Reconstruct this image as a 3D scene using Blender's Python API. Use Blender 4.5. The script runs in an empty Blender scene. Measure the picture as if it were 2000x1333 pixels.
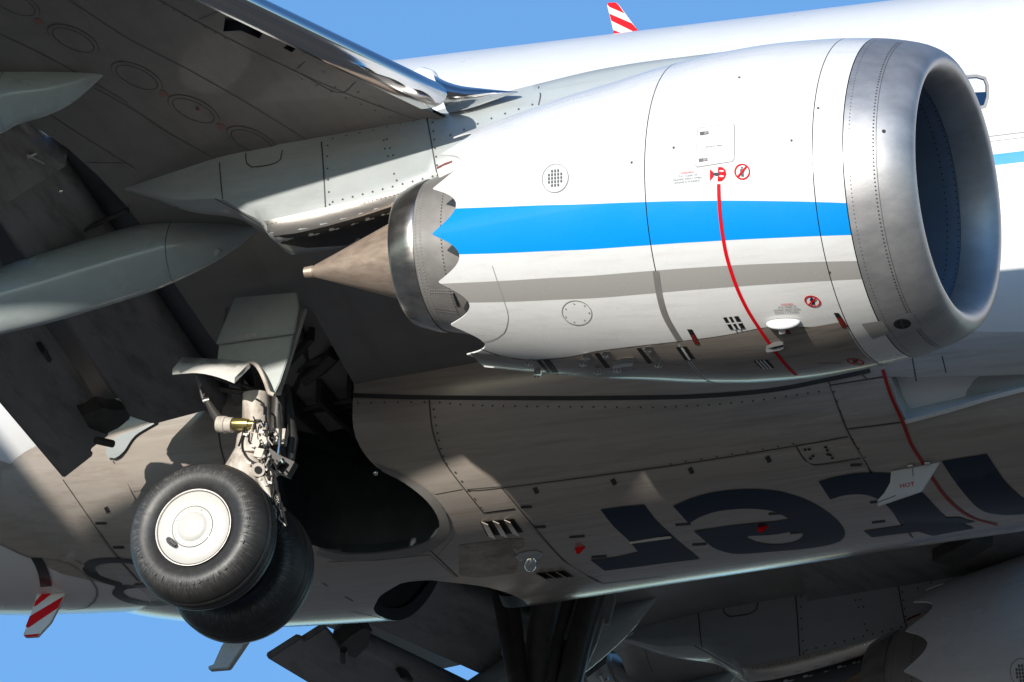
import bpy, bmesh, math, random
import numpy as np
from mathutils import Vector, Matrix
from mathutils.bvhtree import BVHTree
from mathutils.geometry import delaunay_2d_cdt
from mathutils.interpolate import poly_3d_calc
random.seed(4)
R = math.radians
scene = bpy.context.scene
COL = scene.collection

# ---------------------------------------------------------------- camera
# aircraft axes = world axes: X to the nose, Y to port, Z up; the starboard engine's inlet centre is (0,-4.83,0)
CX, ELEV, TILT, DIST, SC = .36, R(23.25), R(6.5), 130.0, 270.0
kx = math.sqrt(1 - CX * CX)
FWD = Vector((-CX, kx * math.cos(ELEV), kx * math.sin(ELEV)))
xp = (Vector((1, 0, 0)) - FWD * FWD.x).normalized()
up0 = xp.cross(FWD)
RIGHT = xp * math.cos(TILT) - up0 * math.sin(TILT)
UP = xp * math.sin(TILT) + up0 * math.cos(TILT)
FPX = SC * DIST
CAM = Vector((0, -4.83, 0)) - FWD * DIST - RIGHT * ((1854 - 1000) / FPX * DIST) - UP * ((666.5 - 373) / FPX * DIST)
cd = bpy.data.cameras.new('camera'); cam = bpy.data.objects.new('camera', cd); COL.objects.link(cam)
cd.sensor_width = 36.0; cd.lens = FPX / 2000 * 36.0; cd.clip_start = 1; cd.clip_end = 20000
cam.matrix_world = Matrix(((RIGHT.x, UP.x, -FWD.x, CAM.x), (RIGHT.y, UP.y, -FWD.y, CAM.y), (RIGHT.z, UP.z, -FWD.z, CAM.z), (0, 0, 0, 1)))
scene.camera = cam

# ---------------------------------------------------------------- light
SUN = Vector((-.10, -1.0, .172)).normalized()
w = bpy.data.worlds.new('World'); scene.world = w; w.use_nodes = True
nt = w.node_tree; bg = nt.nodes['Background']; sky = nt.nodes.new('ShaderNodeTexSky')
sky.sky_type = 'NISHITA'; sky.sun_disc = False
sky.sun_elevation = math.asin(SUN.z); sky.sun_rotation = math.atan2(SUN.x, SUN.y)
sky.altitude = 0; sky.air_density = 1.0; sky.dust_density = 0.1; sky.ozone_density = 4.3
nt.links.new(sky.outputs[0], bg.inputs[0]); bg.inputs[1].default_value = 0.15
sl = bpy.data.lights.new('sun', 'SUN'); sl.energy = 2.9; sl.angle = R(.5); sl.color = (1, .95, .87)
so = bpy.data.objects.new('sun', sl); COL.objects.link(so); so.rotation_euler = SUN.to_track_quat('Z', 'Y').to_euler()
scene.view_settings.view_transform = 'Standard'; scene.view_settings.look = 'None'
scene.view_settings.exposure = .68; scene.view_settings.gamma = 1

# ---------------------------------------------------------------- pixel helpers (photo pixels, 2000 x 1333)
def ray(px, py):
    return (FWD + RIGHT * ((px - 1000) / FPX) + UP * ((666.5 - py) / FPX)).normalized()
def on_plane(px, py, p0, n):
    v = ray(px, py); return CAM + v * (((Vector(p0) - CAM).dot(n)) / v.dot(n))
def at_Y(px, py, Y): return on_plane(px, py, (0, Y, 0), Vector((0, 1, 0)))
def at_Z(px, py, Z): return on_plane(px, py, (0, 0, Z), Vector((0, 0, 1)))
def proj(p):
    v = Vector(p) - CAM; z = v.dot(FWD); return (1000 + FPX * v.dot(RIGHT) / z, 666.5 - FPX * v.dot(UP) / z)
# ---------------------------------------------------------------- materials
MAT = {}
def N(m, t, **kw):
    n = m.node_tree.nodes.new(t)
    for k, v in kw.items(): setattr(n, k, v)
    return n
def mat(name, col, rough=.4, metal=0.0, coat=0.0, var=.12, vscale=(3, 3, 3), bump=0.0, dirt=None, dirt_amt=.0, dirt_scale=(1.2, 9, 9), rvar=.08, aniso=0, spec=.5, coatr=.06):
    m = bpy.data.materials.new(name); m.use_nodes = True; L = m.node_tree.links
    b = m.node_tree.nodes['Principled BSDF']
    b.inputs['Metallic'].default_value = metal; b.inputs['Coat Weight'].default_value = coat; b.inputs['Coat Roughness'].default_value = coatr
    b.inputs['Specular IOR Level'].default_value = spec
    tc = N(m, 'ShaderNodeTexCoord'); mp = N(m, 'ShaderNodeMapping'); mp.inputs['Scale'].default_value = vscale
    L.new(tc.outputs['Object'], mp.inputs[0])
    no = N(m, 'ShaderNodeTexNoise'); no.inputs['Scale'].default_value = 1; no.inputs['Detail'].default_value = 8; no.inputs['Roughness'].default_value = .65
    L.new(mp.outputs[0], no.inputs[0])
    mx = N(m, 'ShaderNodeMix', data_type='RGBA')
    mx.inputs[6].default_value = (*[c * (1 - var) for c in col], 1); mx.inputs[7].default_value = (*[min(1, c * (1 + var)) for c in col], 1)
    rm = N(m, 'ShaderNodeMapRange'); rm.inputs[1].default_value = .3; rm.inputs[2].default_value = .7
    L.new(no.outputs[0], rm.inputs[0]); L.new(rm.outputs[0], mx.inputs[0])
    out = mx.outputs[2]
    if dirt:
        mp2 = N(m, 'ShaderNodeMapping'); mp2.inputs['Scale'].default_value = dirt_scale; L.new(tc.outputs['Object'], mp2.inputs[0])
        n2 = N(m, 'ShaderNodeTexNoise'); n2.inputs['Scale'].default_value = 1; n2.inputs['Detail'].default_value = 6; n2.inputs['Roughness'].default_value = .7
        L.new(mp2.outputs[0], n2.inputs[0])
        r2 = N(m, 'ShaderNodeMapRange'); r2.inputs[1].default_value = .48; r2.inputs[2].default_value = .75; r2.inputs[4].default_value = dirt_amt
        L.new(n2.outputs[0], r2.inputs[0])
        m2 = N(m, 'ShaderNodeMix', data_type='RGBA'); m2.inputs[7].default_value = (*dirt, 1)
        L.new(r2.outputs[0], m2.inputs[0]); L.new(out, m2.inputs[6]); out = m2.outputs[2]
    L.new(out, b.inputs['Base Color'])
    rr = N(m, 'ShaderNodeMapRange'); rr.inputs[3].default_value = max(.02, rough - rvar); rr.inputs[4].default_value = rough + rvar
    L.new(no.outputs[0], rr.inputs[0]); L.new(rr.outputs[0], b.inputs['Roughness'])
    if bump:
        bp = N(m, 'ShaderNodeBump'); bp.inputs['Strength'].default_value = bump; bp.inputs['Distance'].default_value = .02
        L.new(no.outputs[0], bp.inputs['Height']); L.new(bp.outputs[0], b.inputs['Normal'])
    MAT[name] = m; m['out'] = 0
    return m, b, out, L
def add_band(mname, lo, hi, col):
    """paint band where lo(x) < z < hi(x); lo, hi quadratic coefficients in object x"""
    m = MAT[mname]; L = m.node_tree.links; b = m.node_tree.nodes['Principled BSDF']
    src = b.inputs['Base Color'].links[0].from_socket
    tc = N(m, 'ShaderNodeTexCoord'); sx = N(m, 'ShaderNodeSeparateXYZ'); L.new(tc.outputs['Object'], sx.inputs[0])
    def poly(c):
        a = N(m, 'ShaderNodeMath', operation='MULTIPLY_ADD'); a.inputs[1].default_value = c[0]; a.inputs[2].default_value = c[1]; L.new(sx.outputs[0], a.inputs[0])
        d = N(m, 'ShaderNodeMath', operation='MULTIPLY_ADD'); d.inputs[2].default_value = c[2]; L.new(a.outputs[0], d.inputs[0]); L.new(sx.outputs[0], d.inputs[1])
        return d.outputs[0]
    g1 = N(m, 'ShaderNodeMath', operation='GREATER_THAN'); L.new(sx.outputs[2], g1.inputs[0]); L.new(poly(lo), g1.inputs[1])
    g2 = N(m, 'ShaderNodeMath', operation='LESS_THAN'); L.new(sx.outputs[2], g2.inputs[0]); L.new(poly(hi), g2.inputs[1])
    an = N(m, 'ShaderNodeMath', operation='MULTIPLY'); L.new(g1.outputs[0], an.inputs[0]); L.new(g2.outputs[0], an.inputs[1])
    mx = N(m, 'ShaderNodeMix', data_type='RGBA'); mx.inputs[7].default_value = (*col, 1)
    L.new(an.outputs[0], mx.inputs[0]); L.new(src, mx.inputs[6]); L.new(mx.outputs[2], b.inputs['Base Color'])
BLUE = (.0, .30, .80)
mat('nacelle_paint', (.80, .79, .77), .28, coat=.4, var=.02, dirt=(.35, .28, .22), dirt_amt=.22, dirt_scale=(1.0, 14, 14))
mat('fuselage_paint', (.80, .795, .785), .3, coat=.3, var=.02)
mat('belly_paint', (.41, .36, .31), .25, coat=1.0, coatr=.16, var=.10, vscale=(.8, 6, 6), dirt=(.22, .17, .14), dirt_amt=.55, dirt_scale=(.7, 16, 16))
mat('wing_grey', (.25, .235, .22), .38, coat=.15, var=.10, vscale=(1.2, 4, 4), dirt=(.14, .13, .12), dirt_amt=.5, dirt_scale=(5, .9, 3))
mat('flap_grey', (.25, .24, .235), .42, coat=.1, var=.14, vscale=(5, 1, 2), dirt=(.05, .04, .035), dirt_amt=.7, dirt_scale=(9, 1.6, 5))
mat('pylon_grey', (.40, .43, .43), .3, coat=.4, var=.06, dirt=(.2, .19, .17), dirt_amt=.35, dirt_scale=(1.0, 10, 8))
mat('fairing_grey', (.40, .45, .45), .26, coat=.6, var=.05, dirt=(.2, .2, .19), dirt_amt=.3, dirt_scale=(1.5, 8, 8))
mat('door_grey', (.45, .49, .47), .4, coat=.2, var=.08, dirt=(.2, .18, .15), dirt_amt=.3, dirt_scale=(3, 3, 6))
mat('polished_metal', (.66, .67, .69), .10, metal=1, var=.04, vscale=(2, 2, 8), rvar=.05)
mat('lip_metal', (.45, .44, .44), .46, metal=.7, var=.14, vscale=(3, 7, 7), bump=.05, rvar=.10)
mat('nozzle_metal', (.66, .63, .60), .30, metal=1, var=.16, vscale=(2, 9, 9), rvar=.12, dirt=(.2, .16, .13), dirt_amt=.5, dirt_scale=(3, 8, 8))
mat('core_metal', (.52, .49, .46), .42, metal=.7, var=.14, vscale=(4, 4, 4), rvar=.1)
mat('cone_metal', (.66, .52, .42), .45, metal=.7, var=.14, vscale=(2, 22, 22), rvar=.12, dirt=(.35, .2, .12), dirt_amt=.5, dirt_scale=(1, 26, 26))
mat('heat_shield', (.60, .56, .52), .33, metal=.8, var=.12, vscale=(2, 2, 14), rvar=.12)
mat('duct_blue', (.20, .25, .33), .35, metal=.35, var=.08)
mat('rubber', (.028, .027, .027), .42, var=.3, vscale=(9, 4, 9), bump=.25, rvar=.12, dirt=(.12, .115, .11), dirt_amt=.5, dirt_scale=(7, 3, 7))
m_, b_, out_, L_ = mat('tyre_rubber', (.024, .023, .023), .45, var=.3, vscale=(9, 4, 9), bump=.15, rvar=.1)
def scuffed(cx_, cz_):
    m = m_; L = L_; tc = N(m, 'ShaderNodeTexCoord'); sx = N(m, 'ShaderNodeSeparateXYZ'); L.new(tc.outputs['Object'], sx.inputs[0])
    def M(op, a, b=None):
        n = N(m, 'ShaderNodeMath', operation=op)
        for i, q in enumerate((a, b)):
            if q is None: continue
            if isinstance(q, (int, float)): n.inputs[i].default_value = q
            else: L.new(q, n.inputs[i])
        return n.outputs[0]
    dx, dz = M('SUBTRACT', sx.outputs[0], cx_), M('SUBTRACT', sx.outputs[2], cz_)
    an = M('ARCTAN2', dz, dx); rr = M('SQRT', M('ADD', M('MULTIPLY', dx, dx), M('MULTIPLY', dz, dz)))
    cv = N(m, 'ShaderNodeCombineXYZ'); L.new(M('MULTIPLY', an, 34), cv.inputs[0]); L.new(M('MULTIPLY', rr, 14), cv.inputs[1])
    n2 = N(m, 'ShaderNodeTexNoise'); n2.inputs['Scale'].default_value = 1; n2.inputs['Detail'].default_value = 5; n2.inputs['Roughness'].default_value = .75; L.new(cv.outputs[0], n2.inputs[0])
    r2 = N(m, 'ShaderNodeMapRange'); r2.inputs[1].default_value = .50; r2.inputs[2].default_value = .72; L.new(n2.outputs[0], r2.inputs[0])
    cv3 = N(m, 'ShaderNodeCombineXYZ'); L.new(M('MULTIPLY', an, 3), cv3.inputs[0]); L.new(M('MULTIPLY', rr, 60), cv3.inputs[1])
    n3 = N(m, 'ShaderNodeTexNoise'); n3.inputs['Scale'].default_value = 1; n3.inputs['Detail'].default_value = 4; L.new(cv3.outputs[0], n3.inputs[0])
    band = M('MULTIPLY', M('SMOOTH_MIN', M('MAXIMUM', M('SUBTRACT', 1, M('MULTIPLY', M('ABSOLUTE', M('SUBTRACT', rr, .455)), 13)), 0), 1), 1)
    fac = M('MULTIPLY', M('ADD', M('MULTIPLY', r2.outputs[0], .8), M('MULTIPLY', n3.outputs[0], .25)), M('ADD', M('MULTIPLY', band, .75), .12))
    mx = N(m, 'ShaderNodeMix', data_type='RGBA'); mx.inputs[7].default_value = (.26, .25, .235, 1); L.new(fac, mx.inputs[0]); L.new(out_, mx.inputs[6]); L.new(mx.outputs[2], b_.inputs['Base Color'])
mat('hub_white', (.66, .64, .60), .35, coat=.2, var=.05)
mat('gear_white', (.62, .56, .49), .42, var=.14, vscale=(9, 9, 9), dirt=(.16, .11, .08), dirt_amt=.85, dirt_scale=(9, 9, 5))
mat('gear_dark', (.07, .065, .06), .45, metal=.3, var=.3, vscale=(9, 9, 9))
mat('gear_grey', (.16, .155, .15), .4, metal=.2, var=.25, vscale=(6, 6, 6))
mat('chrome', (.75, .73, .68), .15, metal=1, var=.05)
mat('brass', (.50, .42, .16), .28, metal=.85, var=.12, vscale=(9, 9, 9))
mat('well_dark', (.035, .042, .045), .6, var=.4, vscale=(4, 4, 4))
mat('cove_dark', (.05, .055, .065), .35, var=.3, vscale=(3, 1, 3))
mat('seal_dark', (.045, .043, .042), .6, var=.2)
mat('seam', (.06, .055, .05), .6, var=.2)
mat('seam_soft', (.10, .095, .09), .6, var=.2)
mat('keel_shade_grime', (.30, .255, .215), .3, coat=.4, var=.12, vscale=(.8, 12, 12), dirt=(.12, .09, .07), dirt_amt=.7, dirt_scale=(1.0, 22, 22))
mat('seam_light', (.30, .29, .28), .5, var=.2)
mat('black', (.012, .012, .013), .5, var=.2)
mat('navy', (.0, .018, .045), .3, spec=.3, var=.15, vscale=(1, 8, 8), dirt=(.02, .04, .06), dirt_amt=.4, dirt_scale=(.8, 18, 18))
mat('reg_black', (.012, .013, .016), .3, coat=.3, var=.1)
mat('red', (.66, .004, .012), .6, var=.05, spec=.15)
mat('deep_red', (.42, .008, .012), .4, var=.05)
mat('dark_red', (.20, .012, .010), .4, var=.15)
mat('placard_white', (.62, .60, .57), .45, var=.05)
mat('placard_red', (.33, .16, .14), .45, var=.1)
mat('text_grey', (.10, .10, .10), .5, var=.05)
mat('grey_band', (.36, .345, .325), .3, coat=.3, var=.03)
mat('scuff', (.40, .35, .28), .35, var=.45, vscale=(5, 5, 5), dirt=(.14, .11, .09), dirt_amt=.9, dirt_scale=(3, 7, 5))
mat('window_glass', (.01, .03, .08), .05, var=.1)
mat('lamp_glass', (.85, .86, .86), .12, var=.03)
mat('ground', (.145, .108, .075), .9, var=.35, vscale=(.02, .02, .02))

# ---------------------------------------------------------------- object helpers
AIR = bpy.data.objects.new('airliner', None); COL.objects.link(AIR); AIR.empty_display_size = 2
AIR.location = (-6.45, 0, -1.95)
AIR['label'] = 'white twin-jet airliner with blue and grey stripes, flying low with its wheels down'
AIR['category'] = 'airliner'
AINV = Matrix.Translation((6.45, 0, 1.95))
def part(name, me, m, parent=AIR, label=None, kind=None):
    o = bpy.data.objects.new(name, me); COL.objects.link(o)
    ms = m if isinstance(m, (list, tuple)) else [m]
    if not me.materials:
        for k in ms: me.materials.append(MAT[k])
    o.parent = parent
    if parent is AIR: o.matrix_parent_inverse = AINV
    if label: o['label'] = label
    if kind: o['kind'] = kind
    return o
def mesh(name, V, F, smooth=True, normals=None):
    me = bpy.data.meshes.new(name); me.from_pydata([tuple(v) for v in V], [], F); me.update()
    if smooth: me.polygons.foreach_set('use_smooth', [True] * len(me.polygons))
    if normals is not None: me.normals_split_custom_set_from_vertices([tuple(n) for n in normals])
    return me
def join_mesh(name, parts, smooth=False):
    V, F = [], []
    for v, f in parts:
        o = len(V); V += list(v); F += [tuple(i + o for i in q) for q in f]
    return mesh(name, V, F, smooth)
def fix_normals(me):
    bm = bmesh.new(); bm.from_mesh(me); bmesh.ops.recalc_face_normals(bm, faces=bm.faces); bm.to_mesh(me); bm.free(); me.update(); return me
def sharpen(me, ang=35):
    me.set_sharp_from_angle(angle=R(ang)); return me
class Surf:
    def __init__(s, me):
        me.calc_loop_triangles()
        s.V = [v.co.copy() for v in me.vertices]; s.N = [v.normal.copy() for v in me.vertices]
        s.T = [tuple(t.vertices) for t in me.loop_triangles]
        s.b = BVHTree.FromPolygons(s.V, s.T)
    def _n(s, loc, i):
        t = s.T[i]; ws = poly_3d_calc([s.V[k] for k in t], loc)
        return (s.N[t[0]] * ws[0] + s.N[t[1]] * ws[1] + s.N[t[2]] * ws[2]).normalized()
    def hit(s, px, py):
        v = ray(px, py); loc, n, i, d = s.b.ray_cast(CAM, v)
        if loc is None: return None
        n = s._n(loc, i)
        if n.dot(v) > 0: n = -n
        return loc, n
    def near(s, p):
        loc, n, i, d = s.b.find_nearest(p); return loc, s._n(loc, i)
class Plane:
    def __init__(s, p0, n): s.p = Vector(p0); s.n = Vector(n).normalized(); s.n = s.n if s.n.dot(FWD) < 0 else -s.n
    def hit(s, px, py): return on_plane(px, py, s.p, s.n), s.n
def cat(P, step=8, closed=False):
    """Catmull-Rom through P, resampled about every step px"""
    P = [np.array(p, float) for p in P]; n = len(P); out = []
    rng = range(n if closed else n - 1)
    for i in rng:
        p1, p2 = P[i], P[(i + 1) % n]
        p0 = P[i - 1] if (i > 0 or closed) else 2 * p1 - p2
        p3 = P[(i + 2) % n] if (i + 2 < n or closed) else 2 * p2 - p1
        k = max(1, int(np.linalg.norm(p2 - p1) / step))
        for j in range(k):
            t = j / k
            out.append(.5 * (2 * p1 + (p2 - p0) * t + (2 * p0 - 5 * p1 + 4 * p2 - p3) * t * t + (3 * p1 - p0 - 3 * p2 + p3) * t ** 3))
    if not closed: out.append(P[-1])
    return [tuple(p) for p in out]
def dens(P, step=8, closed=True):
    out = []; n = len(P)
    for i in range(n if closed else n - 1):
        a, b = np.array(P[i], float), np.array(P[(i + 1) % n], float); k = max(1, int(np.linalg.norm(b - a) / step))
        out += [tuple(a + (b - a) * j / k) for j in range(k)]
    if not closed: out.append(tuple(P[-1]))
    return out
def inside(x, y, loops):
    c = False
    for P in loops:
        n = len(P); j = n - 1
        for i in range(n):
            xi, yi = P[i]; xj, yj = P[j]
            if (yi > y) != (yj > y) and x < (xj - xi) * (y - yi) / (yj - yi) + xi: c = not c
            j = i
    return c
def cdt(loops, step):
    """triangulate polygon loops (even-odd) with interior grid points"""
    V, E = [], []
    for P in loops:
        o = len(V); n = len(P); V += [Vector(p) for p in P]; E += [(o + i, o + (i + 1) % n) for i in range(n)]
    xs = [v.x for v in V]; ys = [v.y for v in V]
    if step:
        sx, sy = step if isinstance(step, tuple) else (step, step)
        nx, ny = int((max(xs) - min(xs)) / sx), int((max(ys) - min(ys)) / sy)
        allp = np.array([(v.x, v.y) for v in V])
        for i in range(nx + 1):
            for j in range(ny + 1):
                x, y = min(xs) + sx * (i + .5), min(ys) + sy * (j + .5)
                if inside(x, y, loops) and (np.abs((allp[:, 0] - x) / sx) + np.abs((allp[:, 1] - y) / sy)).min() > .55: V.append(Vector((x, y)))
    v, e, f, *_ = delaunay_2d_cdt(V, E, [], 0, 1e-5)
    F = [t for t in f if inside(sum(v[i].x for i in t) / 3, sum(v[i].y for i in t) / 3, loops)]
    return v, F
def decal(name, loops, surf, m, parent, off=.004, step=14, wall=None, label=None, kind=None):
    """a thin skin lying on a surface where the pixel outline falls on it; wall = depth of its side walls"""
    if isinstance(loops[0][0], (int, float)): loops = [loops]
    loops = [dens(P, step or 1e9) for P in loops]
    v, F = cdt(loops, step)
    V, NN, ok = [], [], []
    for p in v:
        h = surf.hit(p.x, p.y); ok.append(h is not None)
        if h is None: h = (Vector(), Vector((0, 0, 1)))
        V.append(h[0] + h[1] * off); NN.append(h[1])
    F = [tuple(t) for t in F if all(ok[i] for i in t)]
    G = []
    for t in F:
        nn = (V[t[1]] - V[t[0]]).cross(V[t[2]] - V[t[0]])
        G.append(t if nn.dot(NN[t[0]]) > 0 else t[::-1])
    F = G
    if wall:
        cnt = {}
        for t in F:
            for a, b in ((t[0], t[1]), (t[1], t[2]), (t[2], t[0])): cnt[(a, b)] = 1
        bd = [(a, b) for (a, b) in cnt if (b, a) not in cnt]
        mp = {}
        for a, b in bd:
            for i in (a, b):
                if i not in mp: mp[i] = len(V); V.append(V[i] - NN[i] * wall); NN.append(NN[i])
        F = F + [(b, a, mp[a], mp[b]) for a, b in bd]
    used = sorted({i for t in F for i in t}); rm = {k: i for i, k in enumerate(used)}
    me = mesh(name, [V[i] for i in used], [tuple(rm[i] for i in t) for t in F], True, [NN[i] for i in used])
    return part(name, me, m, parent, label, kind)
def ribbon_geo(P, surf, wm, off=.003):
    V, F = [], []; hs = [surf.hit(*p) for p in P]; hs = [h for h in hs if h]
    for i, (p, n) in enumerate(hs):
        a, b = hs[max(0, i - 1)][0], hs[min(len(hs) - 1, i + 1)][0]
        s = (b - a).cross(n)
        if s.length < 1e-9: s = Vector((0, 0, 1))
        s = s.normalized() * wm / 2
        V += [p + s + n * off, p - s + n * off]
        if i: F.append((2 * i - 2, 2 * i - 1, 2 * i + 1, 2 * i))
    return V, F
def seam(P, surf, parent, wm=.012, m='seam', name='panel_seam', smooth=True, off=.003, label=None):
    P = cat(P, 10) if smooth else dens(P, 10, False)
    V, F = ribbon_geo(P, surf, wm, off)
    if len(V) < 4: return None
    return part(name, mesh(name, V, F), m, parent, label)
def dots(name, P, surf, parent, r=.008, m='seam', off=.004, kind=None, dome=0):
    geo = []
    for p in P:
        h = surf.hit(*p)
        if not h: continue
        c, n = h; a = n.orthogonal().normalized(); b = n.cross(a); k = 8
        V = [c + n * off + (a * math.cos(2 * math.pi * i / k) + b * math.sin(2 * math.pi * i / k)) * r for i in range(k)] + [c + n * (off + dome)]
        geo.append((V, [(i, (i + 1) % k, k) for i in range(k)]))
    if geo: return part(name, join_mesh(name, geo, bool(dome)), m, parent, None, kind)
def along(P, step, smooth=True): return [p for p in cat(P, step)] if smooth else dens(P, step, False)
def grid_mesh(name, rows, closed=False, smooth=True):
    """rows: list of equal-length point lists"""
    n = len(rows[0]); V = [p for r in rows for p in r]; F = []
    for i in range(len(rows) - 1):
        for j in range(n if closed else n - 1):
            k = (j + 1) % n; F.append((i * n + j, i * n + k, (i + 1) * n + k, (i + 1) * n + j))
    return mesh(name, V, F, smooth)
def solid_rows(name, rows, smooth=True):
    """closed rings lofted with end caps"""
    n = len(rows[0]); V = [p for r in rows for p in r]; F = []
    for i in range(len(rows) - 1):
        for j in range(n): k = (j + 1) % n; F.append((i * n + j, i * n + k, (i + 1) * n + k, (i + 1) * n + j))
    F.append(tuple(range(n))[::-1]); F.append(tuple(range((len(rows) - 1) * n, len(rows) * n)))
    return sharpen(fix_normals(mesh(name, V, F, smooth)), 40)
def tube_geo(P, r, k=10):
    P = [Vector(p) for p in P]; V, F = [], []; rs = r if isinstance(r, (list, tuple)) else [r] * len(P)
    a0 = None
    for i, p in enumerate(P):
        t = (P[min(i + 1, len(P) - 1)] - P[max(i - 1, 0)]).normalized()
        a = t.orthogonal().normalized() if a0 is None else (a0 - t * a0.dot(t)).normalized(); a0 = a; b = t.cross(a)
        V += [p + (a * math.cos(2 * math.pi * j / k) + b * math.sin(2 * math.pi * j / k)) * rs[i] for j in range(k)]
        if i: F += [((i - 1) * k + j, (i - 1) * k + (j + 1) % k, i * k + (j + 1) % k, i * k + j) for j in range(k)]
    F.append(tuple(range(k))[::-1]); F.append(tuple(range((len(P) - 1) * k, len(P) * k)))
    return V, F
def tube(name, P, r, m, parent, k=10, label=None):
    V, F = tube_geo(P, r, k); return part(name, sharpen(mesh(name, V, F), 40), m, parent, label)
def box_geo(c, ax, half):
    c = Vector(c); a, b, d = [Vector(v) for v in ax]; V = []
    for i in (-1, 1):
        for j in (-1, 1):
            for k in (-1, 1): V.append(c + a * half[0] * i + b * half[1] * j + d * half[2] * k)
    return V, [(0, 1, 3, 2), (4, 6, 7, 5), (0, 4, 5, 1), (2, 3, 7, 6), (0, 2, 6, 4), (1, 5, 7, 3)]
def plate(name, poly, pl, thick, m, parent, label=None, bevel=.006):
    """a plate of real thickness whose near face is the pixel outline on a plane"""
    P = [pl.hit(*p)[0] for p in poly]; n = pl.n
    bm = bmesh.new(); vs = [bm.verts.new(p) for p in P]; f = bm.faces.new(vs); f.normal_update()
    r = bmesh.ops.extrude_face_region(bm, geom=[f]); bmesh.ops.translate(bm, verts=[g for g in r['geom'] if isinstance(g, bmesh.types.BMVert)], vec=-n * thick)
    bmesh.ops.recalc_face_normals(bm, faces=bm.faces)
    if bevel: bmesh.ops.bevel(bm, geom=bm.edges[:], offset=bevel, segments=2, affect='EDGES')
    me = bpy.data.meshes.new(name); bm.to_mesh(me); bm.free(); me.polygons.foreach_set('use_smooth', [True] * len(me.polygons)); sharpen(me, 30)
    return part(name, me, m, parent, label)
def interp(pts, x):
    """monotone-ish cubic through (x, y) points"""
    X = [p[0] for p in pts]; Y = [p[1] for p in pts]
    if x <= X[0]: return Y[0]
    if x >= X[-1]: return Y[-1]
    i = max(k for k in range(len(X) - 1) if X[k] <= x); h = X[i + 1] - X[i]; t = (x - X[i]) / h
    d = lambda k: 0 if k < 0 or k >= len(X) - 1 else (Y[k + 1] - Y[k]) / (X[k + 1] - X[k])
    def sl(k):
        if k == 0: return d(0)
        if k == len(X) - 1: return d(k - 1)
        a, b = d(k - 1), d(k); return 0 if a * b <= 0 else 2 * a * b / (a + b)
    m0, m1 = sl(i) * h, sl(i + 1) * h
    return (2 * t ** 3 - 3 * t * t + 1) * Y[i] + (t ** 3 - 2 * t * t + t) * m0 + (-2 * t ** 3 + 3 * t * t) * Y[i + 1] + (t ** 3 - t * t) * m1
def copy_tree(o, parent, loc=None, scale=None):
    pi = o.matrix_parent_inverse.copy(); c = o.copy(); COL.objects.link(c); c.parent = parent; c.matrix_parent_inverse = pi
    if loc: c.location = loc
    if scale: c.scale = scale
    for ch in list(o.children): copy_tree(ch, c)
    return c

# ---------------------------------------------------------------- ground and far setting
GZ = CAM.z - 1.7
g = 30; rows = [[Vector((-9000 + 18000 * i / g, -9000 + 18000 * j / g, GZ)) for j in range(g + 1)] for i in range(g + 1)]
gr = bpy.data.objects.new('ground', grid_mesh('ground', rows)); COL.objects.link(gr); gr.data.materials.append(MAT['ground']); gr['kind'] = 'structure'

# ================================================================ FUSELAGE
ZU, RF = 1.67, 1.88
FUS = [(-23, .28, 2.75, 0), (-19, .75, 2.45, 0), (-15, 1.25, 2.05, 0), (-12, 1.62, 1.80, .10), (-9.5, 1.86, 1.68, .20), (-8, 1.88, 1.67, .25), (4, 1.88, 1.67, .25), (8, 1.80, 1.62, .2), (11, 1.5, 1.45, .15), (13, 1.0, 1.25, .05), (14.2, .3, 1.05, 0)]
def fus_sec(X):
    return [interp([(f[0], f[k]) for f in FUS], X) for k in (1, 2, 3)]
rows = []
for X in np.concatenate([np.linspace(-23, -8, 40), np.linspace(-7.8, 4, 60), np.linspace(4.2, 14.2, 30)]):
    r, zc, dl = fus_sec(X); rg = []
    for j in range(144):
        a = 2 * math.pi * j / 144; y, z = r * math.cos(a), zc + r * math.sin(a)
        if math.sin(a) < 0: z -= dl * min(1, -math.sin(a) * 2.5) if dl else 0
        rg.append(Vector((X, y, z)))
    rows.append(rg)
fme = fix_normals(grid_mesh('fuselage', rows, True)); SF = Surf(fme)
bm = bmesh.new(); bm.from_mesh(fme)        # the shell is open where the wheel wells are
bmesh.ops.delete(bm, geom=[f for f in bm.faces if -7.9 < f.calc_center_median().x < -4.0 and f.calc_center_median().z < .9], context='FACES'); bm.to_mesh(fme); bm.free()
FUSE = part('fuselage', fme, 'fuselage_paint')
class Multi:
    def __init__(s, *a): s.a = a
    def hit(s, px, py):
        b = None
        for q in s.a:
            h = q.hit(px, py)
            if h and (b is None or (h[0] - CAM).length < (b[0] - CAM).length): b = h
        return b

# ================================================================ BELLY FAIRING (X, th) -> point
FA = [(-9.6, 1.35, .9, .95), (-8.6, 1.52, .8, 1.20), (-7.5, 1.60, .75, 1.32), (-6.2, 1.64, .75, 1.36), (-4, 1.64, .75, 1.27), (-2, 1.58, .75, 1.19), (0, 1.52, .80, 1.16), (2, 1.52, .86, 1.15), (4, 1.5, .95, 1.12)]
FEX = 2 / 2.9
def fair(X, th):
    """th: 0 = starboard widest point, pi/2 = bottom, pi = port"""
    a, zc, b = [interp([(f[0], f[k]) for f in FA], X) for k in (1, 2, 3)]
    c, s = math.cos(th), math.sin(th); e = FEX
    return Vector((X, -a * math.copysign(abs(c) ** e, c), zc - b * math.copysign(abs(s) ** e, s)))
rows = [[fair(X, th) for th in np.linspace(-.25, math.pi + .25, 120)] for X in np.linspace(-9.6, 4, 110)]
bme = fix_normals(grid_mesh('belly_fairing', rows)); SB = Surf(bme)
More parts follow.
